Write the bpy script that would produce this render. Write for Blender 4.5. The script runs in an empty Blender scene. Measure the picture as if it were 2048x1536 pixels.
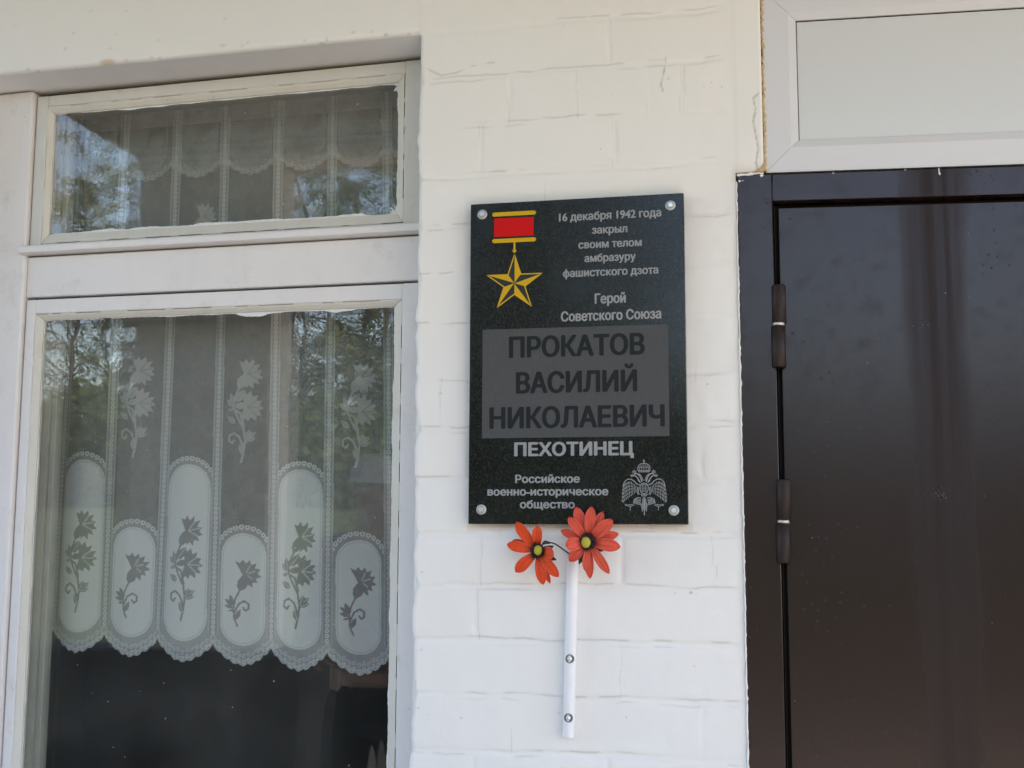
import bpy, bmesh, math, random
import numpy as np
from mathutils import Vector, Matrix

S = bpy.context.scene
COL = S.collection
R = math.radians

# ------------------------------------------------------------------ camera
cam_d = bpy.data.cameras.new('camera')
cam = bpy.data.objects.new('camera', cam_d)
COL.objects.link(cam)
S.camera = cam
cam_d.sensor_width = 36.0
cam_d.lens = 2378.0 / 2048.0 * 36.0
cam_d.clip_start = 0.05
cam_d.clip_end = 2000.0
_r, _u, _f = Vector((0.9784, 0.2069, 0.0033)), Vector((0.0219, -0.1197, 0.9926)), Vector((-0.2058, 0.971, 0.1216))
_m = Matrix(((_r.x, _u.x, -_f.x), (_r.y, _u.y, -_f.y), (_r.z, _u.z, -_f.z)))
cam.matrix_world = Matrix.Translation((0.332, -2.1439, 1.5495)) @ _m.to_quaternion().to_matrix().to_4x4()

# ------------------------------------------------------------------ sky, sun, exposure
SUN_EL, SUN_AZ = 48.0, 72.0          # azimuth from +Y (behind the building) towards +X
W = bpy.data.worlds.new('World')
S.world = W
W.use_nodes = True
wn = W.node_tree
sky = wn.nodes.new('ShaderNodeTexSky')
sky.sky_type = 'NISHITA'
sky.sun_disc = False
sky.sun_elevation = R(SUN_EL)
sky.sun_rotation = R(SUN_AZ)
sky.air_density = 1.25
sky.dust_density = 0.4
sky.ozone_density = 3.0
bg = wn.nodes['Background']
bg.inputs['Strength'].default_value = 0.11
wn.links.new(sky.outputs['Color'], bg.inputs['Color'])
sun_d = bpy.data.lights.new('sun', 'SUN')
sun_d.energy = 4.0
sun_d.angle = R(0.5)
sun_d.color = (1.0, 0.93, 0.82)
sun = bpy.data.objects.new('sun', sun_d)
COL.objects.link(sun)
_sd = Vector((math.sin(R(SUN_AZ)) * math.cos(R(SUN_EL)), math.cos(R(SUN_AZ)) * math.cos(R(SUN_EL)), math.sin(R(SUN_EL))))
sun.rotation_euler = _sd.to_track_quat('Z', 'Y').to_euler()
sun.location = (0, 0, 20)
S.view_settings.view_transform = 'Standard'
S.view_settings.look = 'None'
S.view_settings.gamma = 1.0
S.view_settings.exposure = 2.63
S.view_settings.use_white_balance = True        # the camera was balanced for open shade
S.view_settings.white_balance_temperature = 7250
S.view_settings.white_balance_tint = 19
S.render.engine = 'CYCLES'
S.cycles.max_bounces = 12
S.cycles.transparent_max_bounces = 24
S.cycles.caustics_reflective = False
S.cycles.sample_clamp_indirect = 6.0

# ------------------------------------------------------------------ helpers
def tag(o, label, cat=None, group=None, kind=None):
    if label: o['label'] = label
    if cat: o['category'] = cat
    if group: o['group'] = group
    if kind: o['kind'] = kind
    return o

def empty(name, loc=(0, 0, 0)):
    o = bpy.data.objects.new(name, None)
    COL.objects.link(o)
    o.location = loc
    o.empty_display_size = 0.05
    return o

def obj(name, me, mat=None, parent=None):
    o = bpy.data.objects.new(name, me)
    COL.objects.link(o)
    if mat is not None:
        for m in (mat if isinstance(mat, (list, tuple)) else [mat]):
            me.materials.append(m)
    if parent is not None:
        o.parent = parent
        if parent.parent is None:            # parts are modelled in world space
            o.matrix_parent_inverse = Matrix.Translation(-parent.location)
    return o

class MB:
    """collects world-space geometry for ONE mesh"""
    def __init__(s):
        s.v, s.f, s.m, s.sm = [], [], [], []
    def add(s, v, f, mi=0, smooth=False):
        b = len(s.v)
        s.v += [tuple(p) for p in v]
        for q in f:
            s.f.append(tuple(i + b for i in q)); s.m.append(mi); s.sm.append(smooth)
    def box(s, x0, x1, y0, y1, z0, z1, mi=0, bev=0.0, seg=2):
        if bev <= 0:
            v = [(x0,y0,z0),(x1,y0,z0),(x1,y1,z0),(x0,y1,z0),(x0,y0,z1),(x1,y0,z1),(x1,y1,z1),(x0,y1,z1)]
            s.add(v, [(0,3,2,1),(4,5,6,7),(0,1,5,4),(1,2,6,5),(2,3,7,6),(3,0,4,7)], mi)
        else:
            bm = bmesh.new()
            bmesh.ops.create_cube(bm, size=1.0)
            for q in bm.verts:
                q.co = Vector(((x0+x1)/2 + q.co.x*(x1-x0), (y0+y1)/2 + q.co.y*(y1-y0), (z0+z1)/2 + q.co.z*(z1-z0)))
            bmesh.ops.bevel(bm, geom=list(bm.edges), offset=bev, segments=seg, profile=0.5, affect='EDGES')
            bm.normal_update()
            flat = [max(abs(c) for c in f.normal) > 0.9999 for f in bm.faces]     # broad faces stay plane
            k0 = len(s.sm)
            s.bm(bm, mi, True)
            for q, fl_ in enumerate(flat):
                if fl_: s.sm[k0+q] = False
    def bm(s, bm, mi=0, smooth=False):
        bm.verts.index_update()
        s.add([v.co[:] for v in bm.verts], [[v.index for v in f.verts] for f in bm.faces], mi, smooth)
        bm.free()
    def tube(s, pts, rad, n=12, mi=0, cap=True, smooth=True):
        pts = [Vector(p) for p in pts]
        rad = rad if isinstance(rad, (list, tuple)) else [rad]*len(pts)
        V, F = [], []
        t0 = (pts[1]-pts[0]).normalized()
        a = Vector((0,0,1)) if abs(t0.z) < 0.9 else Vector((1,0,0))
        nx = t0.cross(a).normalized()
        for i, p in enumerate(pts):
            t = (pts[min(i+1,len(pts)-1)]-pts[max(i-1,0)]).normalized()
            nx = (nx - t*nx.dot(t)).normalized()
            ny = t.cross(nx)
            for k in range(n):
                an = 2*math.pi*k/n
                V.append(p + (nx*math.cos(an)+ny*math.sin(an))*rad[i])
        for i in range(len(pts)-1):
            for k in range(n):
                F.append((i*n+k, i*n+(k+1)%n, (i+1)*n+(k+1)%n, (i+1)*n+k))
        s.add(V, F, mi, smooth)
        if cap:
            b = len(V)-n
            s.add(V[:n], [tuple(reversed(range(n)))], mi)
            s.add(V[b:], [tuple(range(n))], mi)
    def lathe(s, prof, center, axis='y', n=20, mi=0):
        """profile = [(radius, height)]; height runs along axis ('y' = towards the viewer is -y)"""
        V, F = [], []
        c = Vector(center)
        for r, h in prof:
            for k in range(n):
                a = 2*math.pi*k/n
                if axis == 'y': V.append(c + Vector((r*math.cos(a), -h, r*math.sin(a))))
                else: V.append(c + Vector((r*math.cos(a), r*math.sin(a), h)))
        for i in range(len(prof)-1):
            for k in range(n):
                F.append((i*n+k, i*n+(k+1)%n, (i+1)*n+(k+1)%n, (i+1)*n+k))
        s.add(V, F, mi, True)
    def strip(s, pts, w, y, mi=0):
        """flat stroke of width w in the x-z plane at depth y"""
        P = [Vector((p[0], 0, p[1])) for p in pts]
        V, F = [], []
        for i, p in enumerate(P):
            t = (P[min(i+1,len(P)-1)]-P[max(i-1,0)])
            t = t.normalized() if t.length > 0 else Vector((1,0,0))
            nrm = Vector((-t.z, 0, t.x))
            ww = w[i] if isinstance(w, (list, tuple)) else w
            for sg in (-1, 1):
                q = p + nrm*ww*0.5*sg
                V.append((q.x, y, q.z))
        for i in range(len(P)-1):
            F.append((2*i+1, 2*i, 2*i+2, 2*i+3))
        s.add(V, F, mi)
    def build(s, name, mat, parent=None, warp=None, fix=False):
        me = bpy.data.meshes.new(name)
        v = [warp(p) for p in s.v] if warp else s.v
        me.from_pydata(v, [], s.f)
        me.polygons.foreach_set('material_index', s.m)
        me.polygons.foreach_set('use_smooth', s.sm)
        me.update()
        if fix:
            bm = bmesh.new(); bm.from_mesh(me)
            bmesh.ops.recalc_face_normals(bm, faces=bm.faces)
            bm.to_mesh(me); bm.free()
        return obj(name, me, mat, parent)

def vnoise(x, y, seed=0, n=64):
    """smooth value noise on arrays, period n"""
    g = np.random.RandomState(seed).rand(n, n)
    xi = np.floor(x).astype(int); yi = np.floor(y).astype(int)
    fx = x-xi; fy = y-yi
    fx = fx*fx*(3-2*fx); fy = fy*fy*(3-2*fy)
    a = g[xi % n, yi % n]; b = g[(xi+1) % n, yi % n]; c = g[xi % n, (yi+1) % n]; d = g[(xi+1) % n, (yi+1) % n]
    return a*(1-fx)*(1-fy)+b*fx*(1-fy)+c*(1-fx)*fy+d*fx*fy

def sstep(a, b, x):
    t = np.clip((x-a)/(b-a), 0, 1)
    return t*t*(3-2*t)

def grid_mesh(name, V, ny, nx, keep=None, attrs=None):
    """V (ny*nx,3) grid -> mesh; keep = bool per face (ny-1, nx-1)"""
    i = np.arange(ny*nx).reshape(ny, nx)
    q = np.stack([i[:-1, :-1], i[:-1, 1:], i[1:, 1:], i[1:, :-1]], -1)
    q = q[keep] if keep is not None else q.reshape(-1, 4)
    q = q.reshape(-1, 4)
    used = np.unique(q)
    remap = np.full(ny*nx, -1); remap[used] = np.arange(len(used))
    q = remap[q]
    V = V[used]
    me = bpy.data.meshes.new(name)
    me.vertices.add(len(V)); me.vertices.foreach_set('co', V.astype(np.float32).ravel())
    me.loops.add(q.size); me.loops.foreach_set('vertex_index', q.ravel().astype(np.int32))
    me.polygons.add(len(q))
    me.polygons.foreach_set('loop_start', np.arange(0, q.size, 4, dtype=np.int32))
    me.polygons.foreach_set('loop_total', np.full(len(q), 4, dtype=np.int32))
    me.polygons.foreach_set('use_smooth', np.ones(len(q), dtype=bool))
    for k, a in (attrs or {}).items():
        at = me.attributes.new(k, 'FLOAT', 'POINT')
        at.data.foreach_set('value', a.ravel()[used].astype(np.float32))
    me.update(); me.validate()
    return me

# ------------------------------------------------------------------ materials
class NT:
    def __init__(s, name):
        s.mat = bpy.data.materials.new(name); s.mat.use_nodes = True
        s.t = s.mat.node_tree
        s.p = s.t.nodes['Principled BSDF']; s.out = s.t.nodes['Material Output']
        s.co = s.n('ShaderNodeTexCoord').outputs['Object']
    def n(s, k): return s.t.nodes.new(k)
    def l(s, a, b): s.t.links.new(a, b)
    def noise(s, scale, detail=4, rough=0.6, vec=None, dist=0.0):
        x = s.n('ShaderNodeTexNoise'); x.inputs['Scale'].default_value = scale
        x.inputs['Detail'].default_value = detail; x.inputs['Roughness'].default_value = rough
        x.inputs['Distortion'].default_value = dist
        s.l(vec or s.co, x.inputs['Vector']); return x.outputs['Fac']
    def voro(s, scale, vec=None, rnd=1.0):
        x = s.n('ShaderNodeTexVoronoi'); x.inputs['Scale'].default_value = scale
        x.inputs['Randomness'].default_value = rnd
        s.l(vec or s.co, x.inputs['Vector']); return x
    def mapping(s, scale=(1, 1, 1), loc=(0, 0, 0)):
        x = s.n('ShaderNodeMapping'); x.inputs['Scale'].default_value = scale; x.inputs['Location'].default_value = loc
        s.l(s.co, x.inputs['Vector']); return x.outputs['Vector']
    def ramp(s, fac, stops):
        x = s.n('ShaderNodeValToRGB')
        e = x.color_ramp.elements
        while len(e) > 1: e.remove(e[-1])
        for i, (p, c) in enumerate(stops):
            k = e[0] if i == 0 else e.new(p)
            k.position = p
            k.color = (c, c, c, 1) if isinstance(c, (int, float)) else (*c, 1)
        s.l(fac, x.inputs['Fac']); return x.outputs['Color']
    def math(s, op, a, b=None, clamp=False):
        x = s.n('ShaderNodeMath'); x.operation = op; x.use_clamp = clamp
        for i, q in enumerate((a, b)):
            if q is None: continue
            if isinstance(q, (int, float)): x.inputs[i].default_value = q
            else: s.l(q, x.inputs[i])
        return x.outputs[0]
    def mix(s, fac, a, b, mode='MIX'):
        x = s.n('ShaderNodeMix'); x.data_type = 'RGBA'; x.blend_type = mode
        for sock, q in ((x.inputs['Factor'], fac), (x.inputs['A'], a), (x.inputs['B'], b)):
            pass
        ins = [i for i in x.inputs if i.type == 'RGBA']
        fs = [i for i in x.inputs if i.type == 'VALUE'][0]
        if isinstance(fac, (int, float)): fs.default_value = fac
        else: s.l(fac, fs)
        for sock, q in zip(ins, (a, b)):
            if isinstance(q, tuple): sock.default_value = (*q, 1)
            else: s.l(q, sock)
        return [o for o in x.outputs if o.type == 'RGBA'][0]
    def attr(s, name):
        x = s.n('ShaderNodeAttribute'); x.attribute_name = name; return x.outputs['Fac']
    def bump(s, h, strength=0.3, dist=0.001):
        x = s.n('ShaderNodeBump'); x.inputs['Strength'].default_value = strength; x.inputs['Distance'].default_value = dist
        s.l(h, x.inputs['Height']); s.l(x.outputs['Normal'], s.p.inputs['Normal'])
    def set(s, **k):
        for a, b in k.items():
            sock = s.p.inputs[{'base': 'Base Color', 'rough': 'Roughness', 'metal': 'Metallic', 'spec': 'Specular IOR Level', 'sub': 'Subsurface Weight', 'coat': 'Coat Weight'}[a]]
            if isinstance(b, tuple): sock.default_value = (*b, 1)
            elif isinstance(b, (int, float)): sock.default_value = b
            else: s.l(b, sock)
        return s

def m_wall():
    t = NT('white_wall_paint')
    n1 = t.noise(3.0, 5, 0.6)
    base = t.mix(n1, (0.80, 0.775, 0.735), (0.84, 0.82, 0.79))
    v = t.voro(38.0)
    n2 = t.noise(900, 2)
    spot = t.math('MULTIPLY', t.ramp(v.outputs['Distance'], [(0.0, 1.0), (0.055, 0.8), (0.085, 0.0)]),
                  t.ramp(t.noise(9.0, 2), [(0.56, 0.0), (0.66, 1.0)]))
    base = t.mix(t.math('MULTIPLY', spot, 0.45), base, (0.36, 0.32, 0.26))
    base = t.mix(t.math('MULTIPLY', t.attr('grime'), 0.75, True), base, (0.30, 0.28, 0.25))
    base = t.mix(t.math('MULTIPLY', t.attr('stain'), 1.0, True), base, (0.60, 0.47, 0.33))
    t.set(base=base, rough=0.75, spec=0.3)
    h = t.math('ADD', t.noise(160, 4), t.math('MULTIPLY', t.noise(40, 3), 1.2))
    t.bump(h, 0.25, 0.0012)
    return t.mat

def m_paint(name, a, b, crack=True, rough=0.5, grain=True):
    """old oil paint on wood"""
    t = NT(name)
    base = t.mix(t.noise(5, 4), a, b)
    st = t.noise(7.0, 6, 0.7, t.mapping((1, 1, 9)) if not grain else t.mapping((6, 1, 1.2)))
    base = t.mix(t.ramp(st, [(0.52, 0.0), (0.80, 0.16)]), base, tuple(c*0.72 for c in a))
    if crack:
        v = t.voro(55.0)
        sp = t.math('MULTIPLY', t.ramp(v.outputs['Distance'], [(0.0, 1.0), (0.05, 0.7), (0.09, 0.0)]), t.ramp(t.noise(7.0, 2), [(0.55, 0.0), (0.64, 1.0)]))
        base = t.mix(t.math('MULTIPLY', sp, 0.75), base, (0.17, 0.14, 0.10))
        st2 = t.math('MULTIPLY', t.ramp(t.noise(14, 6, 0.75), [(0.55, 0.0), (0.72, 0.5)]), 0.7)
        base = t.mix(st2, base, (0.50, 0.45, 0.36))
    t.set(base=base, rough=rough, spec=0.4)
    t.bump(t.math('ADD', t.noise(60, 5, 0.7, t.mapping((1, 1, 0.2))), t.noise(220, 3)), 0.22, 0.0012)
    return t.mat

def m_simple(name, c, rough=0.5, metal=0.0, spec=0.5, var=0.15, scale=30, bump=0.0, bscale=200, bdist=0.001):
    t = NT(name)
    f = t.noise(scale, 4)
    t.set(base=t.mix(f, tuple(x*(1-var) for x in c), tuple(min(1, x*(1+var)) for x in c)), rough=rough, metal=metal, spec=spec)
    if bump: t.bump(t.noise(bscale, 3), bump, bdist)
    return t.mat

def m_granite():
    t = NT('black_granite')
    v = t.voro(420.0)
    n = t.noise(260, 3)
    fl = t.ramp(n, [(0.50, 0.0), (0.68, 0.5), (0.78, 1.0)])
    base = t.mix(fl, (0.009, 0.0105, 0.0105), (0.040, 0.044, 0.044))
    base = t.mix(t.ramp(v.outputs['Distance'], [(0.0, 0.6), (0.10, 0.0)]), base, (0.026, 0.029, 0.030))
    base = t.mix(t.ramp(t.noise(18, 4, 0.6), [(0.55, 0.0), (0.75, 0.5)]), base, (0.020, 0.030, 0.040))
    t.set(base=base, rough=t.ramp(t.noise(6, 3), [(0.3, 0.10), (0.7, 0.20)]), spec=0.38)
    return t.mat

def m_door():
    t = NT('brown_hammered_metal')
    # runs left by rain: dull, dusty streaks
    mp = t.mapping((9.0, 1.0, 0.55))
    st = t.noise(1.0, 5, 0.6, mp, 0.4)
    gx = t.n('ShaderNodeSeparateXYZ'); t.l(t.co, gx.inputs[0])
    dx = t.math('ABSOLUTE', t.math('SUBTRACT', gx.outputs['X'], 0.637))
    wob = t.math('MULTIPLY', t.math('SUBTRACT', t.noise(3.0, 3, 0.5, t.mapping((2, 1, 1))), 0.5), 0.07)
    band = t.ramp(t.math('ADD', dx, wob), [(0.012, 0.85), (0.032, 0.65), (0.060, 0.0)])
    streak = t.math('MULTIPLY', band, t.ramp(t.noise(1.0, 4, 0.6, t.mapping((60, 1, 1.2))), [(0.32, 0.45), (0.6, 1.0)]), True)
    blot = t.ramp(t.noise(28, 5, 0.7), [(0.50, 0.0), (0.66, 1.0)])
    spots = t.math('MULTIPLY', t.ramp(t.voro(70.0).outputs['Distance'], [(0.0, 1.0), (0.12, 0.8), (0.22, 0.0)]), t.ramp(t.noise(6.0, 3), [(0.50, 0.0), (0.64, 1.0)]))
    dull = t.math('MAXIMUM', streak, t.math('MULTIPLY', t.math('MAXIMUM', t.math('MULTIPLY', blot, 0.22), spots), 0.8))
    base = t.mix(dull, (0.020, 0.0098, 0.0094), (0.024, 0.0150, 0.0138))
    t.set(base=base, rough=t.math('ADD', 0.215, t.math('MULTIPLY', dull, 0.22)), spec=t.math('SUBTRACT', 0.42, t.math('MULTIPLY', dull, 0.26)))
    t.bump(t.math('ADD', t.noise(330, 2), t.math('MULTIPLY', t.noise(90, 2), 0.5)), 0.10, 0.0009)
    return t.mat

def m_glass():
    t = NT('window_glass')
    t.t.nodes.remove(t.p)
    lw = t.n('ShaderNodeLayerWeight'); lw.inputs['Blend'].default_value = 0.5
    p5 = t.math('POWER', lw.outputs['Facing'], 5.0)
    fr = t.math('ADD', t.math('MULTIPLY', p5, 0.95), 0.055)
    tr = t.n('ShaderNodeBsdfTransparent'); tr.inputs['Color'].default_value = (0.972, 0.982, 0.976, 1)
    gl = t.n('ShaderNodeBsdfGlossy'); gl.inputs['Roughness'].default_value = 0.0
    bp = t.n('ShaderNodeBump'); bp.inputs['Strength'].default_value = 0.05; bp.inputs['Distance'].default_value = 0.004
    t.l(t.noise(6, 2), bp.inputs['Height']); t.l(bp.outputs['Normal'], gl.inputs['Normal'])
    mx = t.n('ShaderNodeMixShader')
    t.l(fr, mx.inputs[0]); t.l(tr.outputs[0], mx.inputs[1]); t.l(gl.outputs[0], mx.inputs[2])
    # faint film of dust
    df = t.n('ShaderNodeBsdfDiffuse'); df.inputs['Color'].default_value = (0.6, 0.58, 0.54, 1)
    m2 = t.n('ShaderNodeMixShader')
    t.l(t.math('MULTIPLY', t.ramp(t.noise(4, 5, 0.65), [(0.35, 0.2), (0.8, 1.0)]), 0.026), m2.inputs[0])
    t.l(mx.outputs[0], m2.inputs[1]); t.l(df.outputs[0], m2.inputs[2])
    t.l(m2.outputs[0], t.out.inputs['Surface'])
    return t.mat

def m_lace():
    t = NT('white_lace')
    t.t.nodes.remove(t.p)
    df = t.n('ShaderNodeBsdfDiffuse'); df.inputs['Color'].default_value = (0.90, 0.90, 0.89, 1)
    tl = t.n('ShaderNodeBsdfTranslucent'); tl.inputs['Color'].default_value = (0.8, 0.8, 0.78, 1)
    m1 = t.n('ShaderNodeMixShader'); m1.inputs[0].default_value = 0.12
    t.l(df.outputs[0], m1.inputs[1]); t.l(tl.outputs[0], m1.inputs[2])
    tr = t.n('ShaderNodeBsdfTransparent')
    m2 = t.n('ShaderNodeMixShader')
    weave = t.ramp(t.noise(900, 1), [(0.3, 0.88), (0.7, 1.1)])
    t.l(t.math('MULTIPLY', t.attr('weave_cover'), weave, True), m2.inputs[0])
    t.l(tr.outputs[0], m2.inputs[1]); t.l(m1.outputs[0], m2.inputs[2])
    t.l(m2.outputs[0], t.out.inputs['Surface'])
    return t.mat

def m_leaf(name, a, b, trans=0.3):
    t = NT(name)
    oi = t.n('ShaderNodeNewGeometry')
    c = t.mix(oi.outputs['Random Per Island'], a, b)
    t.t.nodes.remove(t.p)
    df = t.n('ShaderNodeBsdfDiffuse'); tl = t.n('ShaderNodeBsdfTranslucent')
    t.l(c, df.inputs['Color']); t.l(c, tl.inputs['Color'])
    m1 = t.n('ShaderNodeMixShader'); m1.inputs[0].default_value = trans
    t.l(df.outputs[0], m1.inputs[1]); t.l(tl.outputs[0], m1.inputs[2])
    t.l(m1.outputs[0], t.out.inputs['Surface'])
    return t.mat

def m_petal(name, a, b):
    t = NT(name)
    st = t.noise(1.0, 4, 0.6, t.mapping((70, 70, 70)))
    c = t.mix(st, a, b)
    cv = t.n('ShaderNodeCombineXYZ')
    t.l(t.math('MULTIPLY', t.attr('petal_across'), 3.2), cv.inputs[0]); t.l(t.math('MULTIPLY', t.attr('petal_along'), 0.8), cv.inputs[1])
    vein = t.noise(1.6, 3, 0.6, cv.outputs[0])
    c = t.mix(t.ramp(vein, [(0.46, 0.0), (0.62, 0.55)]), c, tuple(q*0.55 for q in a))
    c = t.mix(t.ramp(t.attr('petal_along'), [(0.0, 0.6), (0.35, 0.0)]), c, tuple(q*0.5 for q in a))
    c = t.mix(t.ramp(t.math('ABSOLUTE', t.attr('petal_across')), [(0.80, 0.0), (1.0, 0.35)]), c, (0.85, 0.30, 0.22))
    t.set(base=c, rough=0.45, spec=0.2)
    t.p.inputs['Subsurface Weight'].default_value = 0.15
    t.p.inputs['Subsurface Radius'].default_value = (0.004, 0.002, 0.001)
    t.bump(t.noise(260, 3), 0.25, 0.0006)
    return t.mat

def m_ground(name, a, b, scale, rough=0.9, bump=0.3):
    t = NT(name)
    f = t.noise(scale, 6, 0.65)
    f2 = t.noise(scale*0.08, 4)
    c = t.mix(f, a, b)
    c = t.mix(t.math('MULTIPLY', f2, 0.5), c, tuple(x*0.6 for x in a))
    t.set(base=c, rough=rough, spec=0.2)
    t.bump(f, bump, 0.01)
    return t.mat

M_WALL = m_wall()
M_WOOD = m_paint('cream_window_paint', (0.60, 0.575, 0.525), (0.70, 0.68, 0.64))
M_JAMB = m_paint('lilac_white_window_paint', (0.73, 0.69, 0.67), (0.80, 0.765, 0.75))
M_BEAD = m_paint('cream_bead_paint', (0.62, 0.58, 0.50), (0.72, 0.69, 0.62))
M_DARK = m_simple('dark_gap', (0.03, 0.026, 0.022), 0.9, spec=0.1)  # near-black, also put into narrow gaps in place of their shade
M_INNER = m_simple('old_green_grey_paint', (0.42, 0.41, 0.36), 0.5)
M_SMEAR = m_simple('paint_smear', (0.74, 0.75, 0.74), 0.55)
M_GLASS = m_glass()
M_LACE = m_lace()
M_GRANITE = m_granite()
M_DOOR = m_door()
M_PVC = m_simple('white_plastic_profile', (0.655, 0.65, 0.67), 0.33, var=0.02, scale=6)
M_PANEL = m_simple('white_plastic_panel', (0.62, 0.635, 0.635), 0.28, var=0.02, scale=5)
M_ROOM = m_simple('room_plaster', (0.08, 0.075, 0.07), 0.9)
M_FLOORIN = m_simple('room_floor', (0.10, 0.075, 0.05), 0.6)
M_CONC = m_ground('concrete', (0.42, 0.39, 0.34), (0.54, 0.50, 0.44), 22)
M_PAVE = m_ground('asphalt_yard', (0.042, 0.039, 0.036), (0.066, 0.062, 0.056), 30)

# ------------------------------------------------------------------ building
bld = empty('brick_building', (0, 0, 0))
tag(bld, 'white painted brick building with a wooden window and a brown metal door', 'building')

def z_open(x):                      # underside of the lintel over the window, a little out of level
    return 2.5100 + 0.012*(x+0.77)

Z_DOOR = 2.1905                     # top of the metal door frame at x = .345
def z_dt(x): return Z_DOOR - 0.022*(x-0.345)

def wall_field(name, x0, x1, z0, z1, step, mask_fn, smooth_fn):
    nx = int(round((x1-x0)/step))+1; nz = int(round((z1-z0)/step))+1
    xs = np.linspace(x0, x1, nx); zs = np.linspace(z0, z1, nz)
    X, Z = np.meshgrid(xs, zs)
    return X, Z, nx, nz

JZ, JD = 2.1248, 0.0971
VERT = {3: [952, 1226], 2: [1022, 1163, 1303, 1372], 1: [957, 1235], 0: [1098, 1375], -1: [952, 1262], -2: [1020, 1402],
        -3: [1388], -4: [871, 1388], -5: [940, 1400], -6: [1010, 1300], -7: [960, 1240, 1420], -8: [954, 1385],
        -9: [1243], -10: [881, 1033, 1327, 1395], -11: [950, 1210], -12: [1080, 1330], 4: [1060, 1330], 5: [960, 1240]}

def relief(X, Z):
    """brick relief under thick paint: returns depth (m, + = into the wall), grime"""
    jit = (vnoise(X*9, Z*11, 3)-0.5)*0.006 + (vnoise(X*35, Z*35, 4)-0.5)*0.0034 + (vnoise(X*90, Z*90, 17)-0.5)*0.0012
    q = (Z+jit-JZ)/JD
    k = np.round(q)
    dz = np.abs(q-k)*JD                                  # distance to bed joint centre
    row = np.floor(q).astype(int)
    jx = np.full_like(X, 9.0)
    jitx = (vnoise(X*14+7, Z*9, 5)-0.5)*0.008 + (vnoise(X*30, Z*45, 19)-0.5)*0.004
    for r, lst in VERT.items():
        mrow = row == r
        for u in lst:
            c = (u-1157)/1085.0
            sx_ = X+jitx-c
            near = mrow & (np.abs(sx_) < np.abs(jx))
            jx = np.where(near, sx_, jx)
    side = jx > 0
    jx = np.abs(jx)
    vis = sstep(0.30, 0.62, vnoise(X*4.5+3, Z*13, 6))
    visv = sstep(0.45, 0.75, vnoise(X*10+11, Z*8, 7))
    hw = 0.0054 + (vnoise(X*20, Z*20, 8)-0.5)*0.003
    gb = np.exp(-(dz/(hw*0.95))**4)*0.6 + np.exp(-(dz/(hw*1.9))**2)*0.4
    gv = np.exp(-(jx/(hw*0.85))**4)*0.5 + np.exp(-(jx/(hw*1.8))**2)*0.5
    lump = 0.55+0.9*vnoise(X*26, Z*40, 11)
    dep = np.maximum(gb*(0.0007+0.0019*vis), gv*(0.0002+0.0015*visv))*lump
    # hairlines of dirt along the joint edges
    eb = np.exp(-((dz-hw)/0.0015)**2)*sstep(0.25, 0.6, vnoise(X*40, Z*60, 18))
    ev = np.exp(-((jx-hw*0.8)/0.0009)**2)*(side == (vnoise(X*2+4, Z*5, 15) > 0.5))
    up = (q-k) > 0
    vis2 = sstep(0.52, 0.70, vnoise(X*7+20, Z*16, 9)); vis3 = sstep(0.55, 0.72, vnoise(X*7+50, Z*16, 10))
    gr = eb*np.where(up, vis2, vis3*0.7)*0.55 + ev*sstep(0.50, 0.72, vnoise(X*16, Z*12+5, 12))*0.32
    und = (vnoise(X*5, Z*5, 13)-0.5)*0.0034 + (vnoise(X*22, Z*22, 14)-0.5)*0.0014 + (vnoise(X*60, Z*60, 16)-0.5)*0.0006
    return dep*1.3+und*1.2, gr

def seg_d(X, Z, pts):
    d = np.full_like(X, 9.0)
    for (ax, az), (bx, bz) in zip(pts[:-1], pts[1:]):
        L = (bx-ax)**2+(bz-az)**2
        t = np.clip(((X-ax)*(bx-ax)+(Z-az)*(bz-az))/L, 0, 1)
        d = np.minimum(d, np.hypot(X-ax-t*(bx-ax), Z-az-t*(bz-az)))
    return d

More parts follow.
